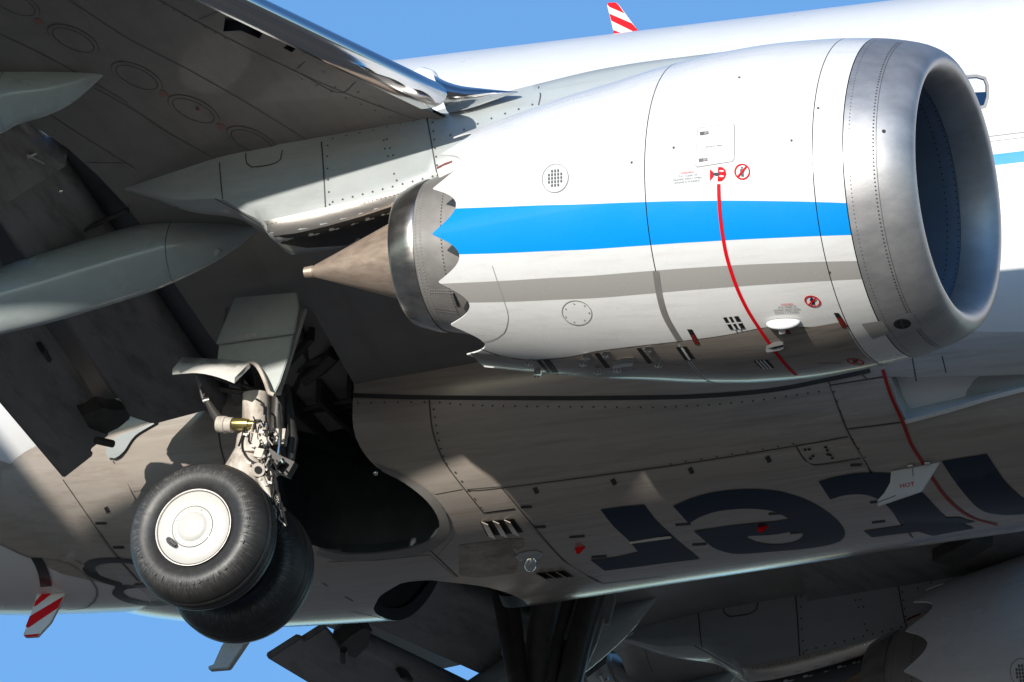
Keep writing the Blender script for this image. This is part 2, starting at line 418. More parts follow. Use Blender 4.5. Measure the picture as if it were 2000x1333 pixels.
if SB.N[60 + 120 * 50].z > 0:
    for i in range(len(SB.N)): SB.N[i] = -SB.N[i]

# ================================================================ ENGINE
EO = Vector((0, -4.83, 0)); ET = at_Y(595, 533, -4.96); EL = (EO - ET).length; EA = (EO - ET) / EL; KT = EL / 4.975
EU = (Vector((0, 0, 1)) - EA * EA.z).normalized(); ES = EA.cross(EU)      # ES points to starboard (-Y)
if ES.y > 0: ES = -ES
def eng(t, r, phi): return EO - EA * (t * KT) + (ES * math.cos(phi) - EU * math.sin(phi)) * r
OUT = [(-.07, .95), (-.062, .985), (-.04, 1.015), (0, 1.045), (.08, 1.085), (.15, 1.108), (.25, 1.134), (.38, 1.160), (.62, 1.19), (.8, 1.205), (1.2, 1.22), (1.6, 1.205), (2.0, 1.162), (2.45, 1.09), (2.75, 1.045), (3.05, .985), (3.5, .89), (3.73, .835), (3.9, .79)]
INN = [(-.07, .95), (-.062, .925), (-.04, .90), (0, .873), (.08, .850), (.15, .838), (.24, .832), (.5, .835), (.8, .87), (1.15, .90)]
def lathe(name, prof, m, parent, n=160, label=None, close=False):
    rows = [[eng(t, r, 2 * math.pi * j / n) for j in range(n)] for t, r in prof]
    me = grid_mesh(name, rows, True)
    return part(name, sharpen(fix_normals(me), 40), m, parent, label)
ENG = part('engine', sharpen(grid_mesh('engine', [[eng(t, r, 2 * math.pi * j / 96) for j in range(96)] for t, r in ([(t, interp(OUT, t) - .012) for t in np.linspace(.3, 3.3, 30)] + [(3.3, .72)])], True), 40), 'seal_dark', AIR, 'starboard jet engine with a polished inlet lip')
lathe('inlet_lip', [(t, interp(OUT, t)) for t in (.40, .36, .3, .24, .18, .12, .06, .02, -.01, -.035, -.05, -.06, -.066)] + [(-.07, .95)] + [(t, interp(INN, t)) for t in (-.066, -.06, -.05, -.035, -.01, .02, .06, .12, .17, .20)], 'lip_metal', ENG)
lathe('inlet_liner', [(t, interp(INN, t) + (.004 if t < .24 else 0)) for t in (.205, .26, .3, .4, .5, .65, .8, 1.0, 1.15)], 'duct_blue', ENG)
lathe('fan_face', [(1.13, .9), (1.14, .3), (.95, .12), (.88, .01)], 'gear_dark', ENG, 48)
lathe('inlet_cowl', [(t, interp(OUT, t)) for t in np.linspace(.408, .622, 8)], 'nacelle_paint', ENG)
lathe('fan_cowl', [(t, interp(OUT, t)) for t in np.linspace(.629, 1.905, 30)], 'nacelle_paint', ENG)
CH0, CHP = R(36.75), R(24)
def te(phi):
    s = ((phi - CH0) / CHP + .5) % 1 - .5
    return 3.668 - .21 * math.sin(min(1, abs(s) * 2) * math.pi / 2) ** 1.1
n = 720; v = np.linspace(0, 1, 40)
rows = []
for q in v:
    rows.append([eng(1.913 + (te(2 * math.pi * j / n) - 1.913) * q, interp(OUT, 1.913 + (te(2 * math.pi * j / n) - 1.913) * q), 2 * math.pi * j / n) for j in range(n)])
for dt, dr in ((.004, -.012), (-.3, -.03), (-.8, -.06)):
    rows.append([eng(te(2 * math.pi * j / n) + dt, interp(OUT, te(2 * math.pi * j / n) + (0 if dt > 0 else dt)) + dr, 2 * math.pi * j / n) for j in range(n)])
part('thrust_reverser', sharpen(fix_normals(grid_mesh('thrust_reverser', rows, True)), 50), 'nacelle_paint', ENG)
lathe('fan_duct', [(3.0, .9), (3.0, .72), (3.3, .70)], 'black', ENG)
lathe('core_cowl', [(3.2, .715), (3.45, .675), (3.7, .615), (3.93, .555)], 'core_metal', ENG)
lathe('exhaust_nozzle', [(3.925, .562), (3.94, .566), (4.0, .551), (4.07, .525), (4.12, .503), (4.14, .491), (4.145, .484), (4.14, .474), (4.1, .47), (3.9, .49)], 'nozzle_metal', ENG)
lathe('nozzle_bulkhead', [(4.0, .48), (4.0, .3)], 'black', ENG, 64)
lathe('exhaust_cone', [(3.95, .40), (4.1, .345), (4.3, .268), (4.5, .193), (4.7, .117), (4.88, .05), (4.90, .042), (4.905, .046), (4.972, .040), (4.975, .03), (4.96, .002)], 'cone_metal', ENG, 96)
# outer skin as one smooth surface for laying markings on
nac = fix_normals(grid_mesh('nacelle_ref', [[eng(t, interp(OUT, t), 2 * math.pi * j / 180) for j in range(180)] for t in np.linspace(-.065, 3.8, 100)], True)); SN = Surf(nac)
def zfit(P):
    X = [SN.hit(*p)[0] for p in P if SN.hit(*p)]
    return np.polyfit([p.x for p in X], [p.z for p in X], 2)
add_band('nacelle_paint', zfit([(920, 497), (1050, 492), (1165, 486), (1280, 480), (1410, 470), (1520, 465), (1650, 460)]), zfit([(920, 406), (1100, 401), (1270, 396), (1400, 392), (1500, 391), (1600, 394), (1648, 399)]), BLUE)
add_band('nacelle_paint', zfit([(935, 592), (1000, 590), (1150, 582), (1290, 573), (1440, 562), (1560, 552), (1680, 546)]), zfit([(900, 553), (975, 550), (1130, 539), (1280, 529), (1400, 522), (1500, 515), (1670, 510)]), (.37, .35, .33))
bpy.data.meshes.remove(nac)

# ================================================================ WING (starboard; the port wing mirrors it)
DIH, INC = .129, .0577
def zlow(X, Y): return .946 + INC * (X + 3.968) + DIH * (abs(Y) - 5.05)
WN = Vector((-INC, DIH, 1)).normalized(); WPL = Plane((-3.968, -5.05, .946), WN)
def wp(px, py, up=0): return on_plane(px, py, Vector((-3.968, -5.05, .946)) + WN * up, WN)
le1, le2 = wp(850, 222), wp(430, 20); leS = (le2.x - le1.x) / (abs(le2.y) - abs(le1.y))
def xle(a): return le1.x + leS * (a - abs(le1.y)) if a > 4.3 else le1.x + leS * (4.3 - abs(le1.y)) + (4.3 - a) * .62
TEP = sorted([(abs(p.y), p.x) for p in (wp(57, 240), wp(165, 317), wp(265, 425), wp(335, 545), wp(420, 670))])
def xte(a):
    if a > 13.2: return -9.2 - .25 * (a - 5.8)
    if a > TEP[-1][0]: return TEP[-1][1] - .27 * (a - TEP[-1][0])
    return interp(TEP, a)
TIP = 17.0
GBAY = [(430, 690), (440, 600), (590, 590), (612, 608), (640, 660), (690, 748), (705, 900), (560, 860), (460, 800)]
outline = [(xle(a) - .0, -a) for a in np.linspace(1.0, TIP, 30)] + [(xte(a), -a) for a in np.linspace(TIP, 1.0, 40)]
gb = [(p.x, p.y) for p in (wp(*q) for q in dens(GBAY, 20))]
cav = [(p.x, p.y) for p in (wp(*q) for q in dens([(436, 62), (440, 34), (461, 38), (516, 60), (507, 76), (470, 60)], 12))]
cav2 = [(p.x, p.y) for p in (wp(*q) for q in dens([(553, 94), (561, 88), (578, 95), (570, 103)], 12))]
v, F = cdt([outline, gb, cav, cav2], (.35, .35))
F = [t for t in F if sum(v[i].y for i in t) / 3 < -1.42]      # the skin stops inside the belly fairing
Vw = [Vector((p.x, p.y, zlow(p.x, p.y))) for p in v]
WING = part('wing', mesh('wing', Vw, F, False), 'wing_grey', AIR, 'starboard wing with its pale grey underside')
def pocket(name, loop, depth, m, parent):
    lo = [Vector((x, y, zlow(x, y))) for x, y in loop]; n = len(lo); hi = [p + WN * depth for p in lo]
    return part(name, mesh(name, lo + hi, [(i, (i + 1) % n, n + (i + 1) % n, n + i) for i in range(n)] + [tuple(range(n, 2 * n))], False), m, parent)
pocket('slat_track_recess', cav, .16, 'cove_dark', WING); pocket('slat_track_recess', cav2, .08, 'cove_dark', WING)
def wsec(a):
    """upper skin section at |Y| = a, from the nose back"""
    c = xle(a) - xte(a); L = xle(a); out = []
    for u in np.linspace(0, 1, 24):
        x = L + .02 - (c + .02) * u
        th = .14 * c * 1.5 * (math.sqrt(max(u, 0)) * 1.05 - u * .72 - .2 * u * u) * min(1, .55 + .1 * 1) + .012
        out.append(Vector((x, -a, zlow(x, a) + th)))
    return out
part('wing_upper_skin', grid_mesh('wing_upper_skin', [wsec(a) for a in np.linspace(.8, TIP, 40)]), 'wing_grey', WING)
# slat: polished nose of the wing outboard of the pylon
SL = [(-.02, -.006), (.03, -.008), (.085, .0), (.13, .018), (.165, .05), (.178, .085), (.172, .12), (.145, .158), (.10, .19), (.02, .225), (-.12, .265), (-.30, .30), (-.32, .29), (-.05, .14)]
sA, sB = wp(850, 222, -.19), wp(430, 20, -.19); a0 = abs(sA.y) + .10
def son(a): return sA + (sB - sA) * ((a - abs(sA.y)) / (abs(sB.y) - abs(sA.y)))      # lower lip of the drooped slat
def slsec(a, k=1.0, dx=0): o = son(a); return [Vector((o.x + x * k + dx, -a, o.z + .09 + (z - .09) * k)) for x, z in SL]
rows = [slsec(a0 - .05 * 0 - .045 * math.sin(R(q)), math.cos(R(q)) * .999 + .001) for q in (88, 75, 60, 40, 20)] + [slsec(a) for a in np.linspace(a0, 16.6, 36)]
part('slat', sharpen(fix_normals(mesh('slat', [p for r in rows for p in r], [(i * 14 + j, i * 14 + (j + 1) % 14, (i + 1) * 14 + (j + 1) % 14, (i + 1) * 14 + j) for i in range(len(rows) - 1) for j in range(14)])), 50), 'polished_metal', WING)
part('slat_gap_blocker', grid_mesh('slat_gap_blocker', [[Vector((xle(a) - .01, -a, zlow(xle(a), a) + .012)), son(a) + Vector((-.03, 0, .06)), son(a) + Vector((-.02, 0, .012))] for a in np.linspace(a0 - .1, 16.6, 20)]), 'wing_grey', WING)  # added sheet, edge-on to the camera, stops sun leaking through the slat gap
# polished leading-edge cuff between slat and pylon, drawn out forwards to a point
def ring(cx_, cy_, rx, ry, Y, k=16): return [at_Y(cx_ + rx * math.cos(2 * math.pi * i / k), cy_ + ry * math.sin(2 * math.pi * i / k), Y) for i in range(k)]
def cuff():
    top = cat([(846, 146), (868, 158), (900, 168), (950, 174), (1012, 180)], 9); n = len(top)
    bot = cat([(872, 216), (892, 214), (925, 207), (965, 195), (1012, 181)], 9); m = len(bot)
    rows = []
    for i in range(n):
        u = i / (n - 1); b = bot[min(m - 1, round(u * (m - 1)))]; t = top[i]; r = []
        for j in range(9):
            q = j / 8; x = t[0] + (b[0] - t[0]) * q; y = t[1] + (b[1] - t[1]) * q
            bul = math.sin(math.pi * q ** .62) * (1 - u) ** .8 * .17 + .02
            r.append(at_Y(x, y, -5.10 - bul))
        for j in range(8, -1, -1):
            p = r[j]; r.append(p + Vector((-.02, .12 * (1 - u) + .01, .01)))
        rows.append(r)
    return solid_rows('leading_edge_cuff', rows)
part('leading_edge_cuff', cuff(), 'polished_metal', WING)
tube('slat_end_seal', [at_Y(806, 146, -5.0), at_Y(822, 149, -5.02), at_Y(838, 156, -5.04), at_Y(846, 164, -5.05), at_Y(850, 171, -5.05)], [.035, .07, .075, .06, .03], 'lamp_glass', WING, 14)
# split winglet on the wing tip: one blade up, one down
for nm, dy, dz, dx, tc in (('winglet_upper_blade', .55, 2.4, -1.7, .5), ('winglet_lower_blade', .75, -1.1, -.9, .35)):
    r0 = [(xle(TIP), 0), (xte(TIP), 0)]; z0 = zlow(-10.5, TIP) + .05; sec = []
    for q in (0, .5, 1):
        c0 = r0[0][0] + dx * q; c1 = c0 - (xle(TIP) - xte(TIP)) * (1 - q) - tc * q; y = -TIP - dy * q; z = z0 + dz * q; hh = .05 * (1 - .7 * q)
        sec.append([Vector((c0, y, z)), Vector(((c0 + c1) / 2, y - hh, z)), Vector((c1, y, z)), Vector(((c0 + c1) / 2, y + hh, z))])
    part(nm, solid_rows(nm, sec), 'hub_white', WING)
def mpx(px, py, up=0):
    p0 = Vector((-3.968, 5.05, .946)); n = Vector((WN.x, -WN.y, WN.z)); q = on_plane(px, py, p0 + n * up, n); return Vector((q.x, -q.y, q.z))
kr = [mpx(*p, -.06) for p in ((1560, 1100), (1640, 1070), (1800, 1030), (2060, 985), (2060, 1095), (2000, 1112), (1968, 1130), (1920, 1122), (1835, 1134), (1700, 1160), (1580, 1180))]
part('krueger_flap', solid_rows('krueger_flap', [kr, [p + Vector((0, 0, .07)) for p in kr]], False), 'flap_grey', WING)
part('krueger_hinge', join_mesh('krueger_hinge', [box_geo(mpx(x, y, -.12), ((.8, .6, 0), (-.6, .8, 0), (0, 0, 1)), (.28, .10, .05)) for x, y in ((1880, 1070), (1960, 1060))][:1]), 'gear_dark', WING)
# underside details
class WSurf:
    def hit(s, px, py): return wp(px, py), -WN
SW = WSurf()
def ell(cx_, cy_, a, b, rot, k=40): return [(cx_ + a * math.cos(t) * math.cos(rot) - b * math.sin(t) * math.sin(rot), cy_ + a * math.cos(t) * math.sin(rot) + b * math.sin(t) * math.cos(rot)) for t in np.linspace(0, 2 * math.pi, k, endpoint=False)]
for c in [(28, 6), (143, 77), (267, 150), (378, 215), (492, 276)]:
    o = ell(c[0], c[1], 53, 22, .43); i = ell(c[0], c[1], 44, 17, .43)
    q = decal('access_panel', [o], SW, 'wing_grey', WING, .006, 16, wall=.008)
    seam(i + i[:1], SW, q, .008, 'seam_soft', 'panel_gasket', off=.008)
    seam(o + o[:1], SW, q, .008, 'seam_soft', 'panel_rim', off=.003)
for c in [(75, 42), (318, 183), (432, 248)]:
    decal('placard', [(c[0] - 10, c[1] - 6), (c[0] + 3, c[1] - 6), (c[0] + 11, c[1] + 4), (c[0] - 2, c[1] + 6)], SW, 'placard_red', WING, .004)
decal('fuel_drain', ell(386, 210, 4, 2.5, .3, 10), SW, 'dark_red', WING, .016)
for P in ([(135, 0), (250, 75), (360, 132), (480, 200), (610, 280)], [(185, 172), (262, 215), (330, 260), (430, 315)], [(0, 66), (100, 115), (250, 200)], [(310, 0), (440, 72), (600, 150), (720, 200), (820, 235)], [(95, 222), (160, 265), (265, 330)], [(580, 135), (596, 120)], [(572, 136), (660, 181), (695, 160)], [(480, 0), (388, 38)], [(165, 317), (246, 318)], [(335, 385), (360, 412), (430, 420)]):
    seam(P, SW, WING, .007, 'seam_soft')
dots('rivets', along([(625, 105), (845, 215)], 17) + along([(590, 155), (790, 240)], 28) + along([(320, 8), (440, 75)], 22) + [(462, 25), (470, 28), (478, 31), (632, 140), (655, 170), (742, 206), (748, 209), (700, 180)], SW, WING, .008, 'seam_soft', kind='stuff')
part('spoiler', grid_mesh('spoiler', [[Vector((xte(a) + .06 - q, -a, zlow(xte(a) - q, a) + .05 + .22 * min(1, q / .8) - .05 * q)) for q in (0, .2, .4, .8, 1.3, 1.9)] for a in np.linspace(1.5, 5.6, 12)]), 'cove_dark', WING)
# ---------------------------------------------------------------- flaps
def solve_depth(pa, pb):
    """depth along ray pa whose mirror image in Y=0 shows nearest to pb"""
    v = ray(*pa); best = None
    for d in np.linspace(120, 140, 2001):
        p = CAM + v * d; q = proj((p.x, -p.y, p.z)); e = math.hypot(q[0] - pb[0], q[1] - pb[1])
        if best is None or e < best[0]: best = (e, p)
    return best[1]
FC = solve_depth((125, 935), (515, 1300)); f1, f2 = wp(185, 445), wp(352, 690)
FN = (f2 - f1).cross(FC - f1).normalized(); FPL = Plane(FC, FN)
print('flap corner', FC, 'deflection', math.degrees(math.acos(abs(FN.dot(WN)))))
plate('main_flap', [(100, 318), (185, 445), (270, 570), (352, 690), (440, 795), (300, 832), (250, 815), (222, 775), (122, 622), (40, 497), (-60, 345)], FPL, .10, 'flap_grey', WING, None, .02)
plate('aft_flap', [(-40, 490), (60, 640), (150, 770), (170, 815), (215, 850), (177, 880), (184, 890), (125, 936), (0, 788), (-150, 612)], Plane(FC, FN), .06, 'flap_grey', WING, None, .012)
class FSurf:
    def hit(s, px, py): return FPL.hit(px, py)
SFL = FSurf()
class Off:
    def __init__(s, p, n, up): s.p = Vector(p) + (WN * up); s.n = Vector(n)
    def hit(s, px, py): return on_plane(px, py, s.p, s.n), -WN
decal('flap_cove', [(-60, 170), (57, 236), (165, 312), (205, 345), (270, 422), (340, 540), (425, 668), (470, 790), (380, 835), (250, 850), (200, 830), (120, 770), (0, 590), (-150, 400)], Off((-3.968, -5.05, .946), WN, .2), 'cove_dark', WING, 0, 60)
# slot noses: rounded leading edges seen in the slots
tube('flap_nose', [FPL.hit(x - 14, y + 6)[0] + WN * .12 for x, y in ((0, 175), (90, 303), (185, 445), (270, 570), (352, 690), (430, 800))], .12, 'flap_grey', WING, 14)
tube('flap_nose', [FPL.hit(x - 6, y + 6)[0] + WN * .09 for x, y in ((-60, 470), (60, 640), (150, 770), (168, 800))], .09, 'flap_grey', WING, 14)
for P in ([(160, 812), (200, 795), (225, 800), (245, 798), (256, 818), (232, 838), (205, 850), (175, 838)], [(80, 690), (88, 684), (104, 706), (96, 712)]):
    plate('flap_carriage', P, Plane(FC - Vector((0, 0, .12)), FN), .12, 'gear_dark', WING, None, .01)
tube('flap_track_roller', [FPL.hit(190, 815)[0] - WN * .2, FPL.hit(222, 822)[0] - WN * .2], .03, 'gear_dark', WING)
oi = abs(wp(84, 318).y)
of = []
for a in (oi, 9.0, 13.0):
    c = 2.0 - .07 * (a - oi); x = xte(a) - .10; z = zlow(x, a) - .06; sk = .16 if a == oi else 0
    of.append([Vector((x, -a, z)), Vector((x - c * .84, -a - sk, z - c * .50)), Vector((x - c * .84, -a - sk, z - c * .50 + .02)), Vector((x - c * .35, -a, z - .02)), Vector((x + .02, -a, z + .14))])
part('outboard_flap', solid_rows('outboard_flap', of, False), 'flap_grey', WING)
for a, b in (((55, 285), (72, 277)), ((116, 352), (123, 350)), ((52, 278), (86, 296))): tube('flap_link', [FPL.hit(*a)[0] - WN * .1, FPL.hit(*b)[0] - WN * .1], .012, 'chrome', WING, 8)
tube('flap_drive_shaft', [wp(70, 498, -.02), wp(150, 455, -.02), wp(250, 410, -.02)], .02, 'gear_dark', WING)
# ---------------------------------------------------------------- flap track fairings
def canoe(name, st, Y, tipx, label=None):
    rows = []
    for x, yu, yl in st:
        c = at_Y(x, (yu + yl) / 2, Y - .0011 * max(0, tipx - x)); H = max(.004, (yl - yu) / 2 / 252.0); wd, h = .72 * H, 1.045 * H; rg = []
        for j in range(40):
            t = 2 * math.pi * j / 40; e = 2 / 1.55; cs, sn = math.cos(t), math.sin(t)
            rg.append(c + Vector((0, wd * math.copysign(abs(cs) ** e, cs), h * math.copysign(abs(sn) ** e, sn) - .10 * H * abs(cs) ** e)))
        rows.append(rg)
    return part(name, sharpen(solid_rows(name, rows), 60), 'fairing_grey', WING, label)
def st(u, l, xs):
    return [(x, interp(u, x), interp(l, x)) for x in xs]
CU = [(-80, 545), (0, 521), (100, 489), (200, 458), (300, 431), (345, 424), (400, 425), (450, 430), (490, 437), (512, 441)]; CL = [(-80, 672), (0, 652), (100, 628), (200, 598), (300, 566), (345, 548), (400, 522), (450, 493), (490, 462), (512, 443)]
canoe('flap_track_fairing', st(CU, CL, list(range(-80, 340, 12)) + [340.5]), -4.0, 512)
canoe('flap_track_fairing', st(CU, CL, [342] + list(range(346, 510, 7)) + [512]), -4.0, 512)
OU = [(-70, 160), (8, 134), (100, 134), (168, 135), (192, 137), (205, 143)]; OL = [(-70, 280), (0, 260), (31, 243), (98, 222), (147, 196), (182, 166), (196, 153), (205, 145)]
canoe('flap_track_fairing', st(OU, OL, list(range(13, 205, 7)) + [205]), -6.4, 205)
canoe('flap_track_fairing', st(OU, OL, list(range(-70, 12, 9)) + [11.5]), -6.4, 205)
plate('fairing_sunlit_plate', [(292, 555), (312, 530), (345, 507), (385, 493), (425, 485), (432, 490), (424, 500), (360, 524), (330, 540)], Plane(at_Y(350, 520, -4.12), Vector((0, -.85, -.5))), .03, 'fairing_grey', WING)  # added plate in the outline of a sunlit patch on the fairing

# ================================================================ PYLON
PY = -5.08
low = [(215, 347), (280, 366), (340, 384), (428, 392), (470, 418), (512, 442), (520, 461), (580, 454), (640, 440), (710, 420), (780, 397), (860, 360), (960, 320), (1100, 270), (1300, 200), (1420, 160)]
LB = [at_Y(*p, PY) for p in low]; LB = sorted([(p.x, p.z) for p in LB])
cr = [(872, 218), (915, 206), (965, 193), (1055, 171), (1200, 139), (1390, 111), (1480, 98)]
CB = sorted([(p.x, p.z) for p in (at_Y(*p, -4.83) for p in cr)])
XA, XB = LB[0][0], LB[-1][0]
HW = [(XA, .02), (XA + .5, .14), (XA + .95, .23), (XA + 1.4, .25), (-2.5, .25), (-1.6, .17), (XB, .05)]
rows = []
for X in np.linspace(XA, XB, 90):
    zb = interp(LB, X); zt = interp(CB, X) if X > CB[0][0] else max(zlow(X, 4.83) + .06, zb + .02)
    h = interp(HW, X); fore = X > CB[0][0]; rg = []
    tw = h * (.30 if fore else 1.0)
    rb = min(h * .5, .10, (zt - zb) * .4)
    prof = [(-h, zt - (zt - zb) * q) for q in (.55, .7, .85)] if not fore else [(-h * (.30 + .70 * (1 - (1 - q) ** 2) ** .5), zt - (zt - zb) * .55 * q) for q in (.15, .4, .7, 1.0)]
    if not fore: prof = [(-h, zt)] + [(-h, zt - (zt - zb) * .3)] + prof[:2]
    left = prof + [(-h, zb + rb), (-h + rb * .3, zb + rb * .3), (-h + rb, zb)]
    if fore: left = [(-h * .12, zt)] + left[:]
    else: left = [(-h * .5, zt)] + left
    full = left + [(-y, z) for y, z in reversed(left)]
    rows.append([Vector((X, -4.83 + y, z)) for y, z in full])
pme = solid_rows('pylon', rows); PYL = part('pylon', pme, 'pylon_grey', AIR, 'pylon carrying the starboard engine'); SP = Surf(pme)
hs = decal('heat_shield', [(508, 434), (560, 424), (640, 406), (720, 388), (800, 368), (853, 347), (862, 352), (858, 364), (780, 398), (710, 421), (640, 441), (580, 455), (524, 462), (516, 450)], SP, 'heat_shield', PYL, .006, 10, wall=.008)
decal('heat_shield_underside', [(524, 463), (580, 456), (640, 442), (710, 422), (780, 399), (850, 368), (860, 400), (780, 445), (690, 478), (600, 484), (540, 474)], SP, 'black', PYL, .004, 10)
for P in ([(834, 232), (842, 275), (850, 322), (858, 360)], [(628, 278), (632, 330), (636, 408)], [(429, 318), (432, 360), (436, 392)], [(480, 300), (482, 320), (492, 327), (530, 322), (548, 312), (552, 294)], [(1052, 170), (1056, 186), (1052, 206)], [(420, 388), (470, 415), (512, 440)]):
    seam(P, SP, PYL, .010)
dots('rivets', along([(640, 285), (640, 330), (644, 400)], 18) + along([(845, 240), (850, 290), (856, 340)], 16) + along([(650, 272), (835, 232)], 26) + along([(650, 395), (845, 345)], 19) + along([(880, 265), (960, 232), (1040, 205)], 22) + [(750, 275), (756, 273), (752, 291), (762, 290), (768, 304), (758, 306), (770, 340), (775, 353)], SP, PYL, .008, kind='stuff')
dots('rivets', along([(516, 440), (560, 430), (640, 412), (720, 394), (800, 374), (848, 355)], 8), SP, hs, .005, 'chrome', .009, kind='stuff')

# ================================================================ BELLY FAIRING SKIN with both wheel-well openings
def fair_inv(p):
    a, zc, b = [interp([(f[0], f[k]) for f in FA], p.x) for k in (1, 2, 3)]; e = FEX
    c = -p.y / a; s = (zc - p.z) / b
    return (p.x, math.atan2(math.copysign(abs(s) ** (1 / e), s), math.copysign(abs(c) ** (1 / e), c)))
HOLE = cat([(690, 700), (692, 740), (689, 790), (690, 835), (703, 873), (735, 912), (790, 942), (835, 978), (858, 1016), (851, 1046), (805, 1067), (735, 1079), (670, 1080), (625, 1070), (580, 1045), (550, 980), (535, 890), (540, 800), (548, 735)], 14) + [(560, 700)]
hp = [SB.hit(*p) for p in HOLE]; HU = [fair_inv(h[0]) for h in hp if h]
SCO = [(1740, 736), (1790, 737), (1900, 735), (2060, 730), (2060, 742), (2000, 758), (1930, 776), (1860, 797), (1810, 810), (1770, 821), (1752, 785)]
scp = [SB.hit(*p) for p in dens(SCO, 16)]; SU = [fair_inv(h[0]) for h in scp if h]
x0, x1, t0, t1 = -9.6, 4.0, -.25, math.pi + .25
box = [(x, t0) for x in np.linspace(x0, x1, 80)][:-1] + [(x1, t) for t in np.linspace(t0, t1, 60)][:-1] + [(x, t1) for x in np.linspace(x1, x0, 80)][:-1] + [(x0, t) for t in np.linspace(t1, t0, 60)][:-1]
tn = fair_inv(SB.hit(830, 1133)[0])[1]; dth = min(math.pi - t for x, t in HU) - tn; xn = fair_inv(SB.hit(690, 1166)[0])[0] - min(x for x, t in HU)
HU2 = [(x + xn, math.pi - t - dth) for x, t in HU]; print('port well shift', dth, xn)
v, F = cdt([box, HU, HU2, SU], (.13, .055))
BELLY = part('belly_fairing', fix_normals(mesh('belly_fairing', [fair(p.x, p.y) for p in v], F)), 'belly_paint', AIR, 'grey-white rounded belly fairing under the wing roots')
SBODY = Multi(SF, SB)
def well(side):
    lo = [fair(x, t) for x, t in (HU if side == 1 else HU2)]; n = len(lo)
    inn = [(Vector((p.x, 0, .6)) - p).normalized() for p in lo]
    r1 = [p + d * .10 for p, d in zip(lo, inn)]; c = sum(lo, Vector()) / n
    r2 = [p + d * .10 + (c - p) * -.06 + Vector((0, side * .0, .02)) for p, d in zip(lo, inn)]
    r3 = [Vector((p.x, p.y + side * .25, max(p.z, 0) + 1.0)) for p in r2]
    V = lo + r1 + r2 + r3; F = [(k * n + i, k * n + (i + 1) % n, (k + 1) * n + (i + 1) % n, (k + 1) * n + i) for k in range(3) for i in range(n)] + [tuple(range(3 * n, 4 * n))]
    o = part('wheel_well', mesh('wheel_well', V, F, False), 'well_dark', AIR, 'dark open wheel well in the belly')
    geo = [box_geo(c + Vector((dx, side * .1, .62)), ((1, 0, 0), (0, 1, 0), (0, 0, 1)), (.02, .45, .12)) for dx in (-.35, -.1, .15, .35)]
    geo += [tube_geo([c + Vector((-.45, side * (-.1 + .16 * k), .55 + .05 * k)), c + Vector((.1, side * (-.1 + .12 * k), .6)), c + Vector((.35, side * (-.05 + .16 * k), .55))], .018, 6) for k in range(4)]
    geo += [box_geo(c + Vector((.15, side * .25, .55)), ((1, .2, 0), (0, 1, 0), (0, 0, 1)), (.12, .08, .10))]
    part('well_structure', join_mesh('well_structure', geo), 'gear_dark', o)
    return o
W1 = well(1)
RIM = cat([(733, 904), (792, 930), (846, 967), (876, 1012), (872, 1050), (826, 1080), (740, 1090), (670, 1094), (620, 1082)], 12)
INR = [p for p in HOLE if p[1] > 915 and p[0] > 618]
decal('well_rim', RIM + INR[::-1][:], SBODY, 'wing_grey', W1, .012, 9, wall=.015)
W2 = well(-1)
# leg bay in the wing underside
lo = [Vector((x, y, zlow(x, y))) for x, y in gb]; n = len(lo); hi = [p + Vector((0, .05, .42)) for p in lo]
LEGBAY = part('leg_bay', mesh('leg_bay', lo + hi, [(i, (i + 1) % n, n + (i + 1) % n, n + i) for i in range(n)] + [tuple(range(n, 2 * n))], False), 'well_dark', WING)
geo = [box_geo(wp(x, y, .22), ((.75, .65, 0), (-.65, .75, 0), (0, 0, 1)), (.02, .5, .12)) for x, y in ((470, 700), (520, 690), (570, 680))] + [tube_geo([wp(580, 615, .1), wp(600, 700, .15), wp(560, 800, .1)], .025, 8), tube_geo([wp(455, 760, .1), wp(560, 720, .2), wp(640, 700, .12)], .06, 10)]
part('bay_ribs', join_mesh('bay_ribs', geo), 'gear_dark', LEGBAY)
# air scoop recess
def scoop_depth(px): return .01 + .20 * max(0, min(1, (2040 - px) / 290))
pp = dens(SCO, 16); n = len(pp); lo = [h[0] for h in scp]; hi = [h[0] - h[1] * scoop_depth(p[0]) for h, p in zip(scp, pp)]
part('ram_air_scoop', mesh('ram_air_scoop', lo + hi, [(i, (i + 1) % n, n + (i + 1) % n, n + i) for i in range(n)], False), 'pylon_grey', BELLY)
class Deep:
    def hit(s, px, py):
        h = SB.hit(px, py); return (h[0] - h[1] * scoop_depth(px), h[1]) if h else None
dp = Deep()
for P in ([(1735, 730), (1800, 730), (1842, 828), (1765, 830)], [(1801, 730), (1844, 730), (1888, 815), (1843, 828)], [(1845, 730), (2065, 724), (2065, 745), (1890, 815)]):
    decal('scoop_ramp', P, dp, 'pylon_grey', BELLY, .0, 20, wall=.02)
seam([(1768, 824), (1810, 813), (1862, 799), (1932, 778), (2002, 760), (2060, 744)], SB, BELLY, .035, 'nacelle_paint', 'scoop_lip', off=.006)
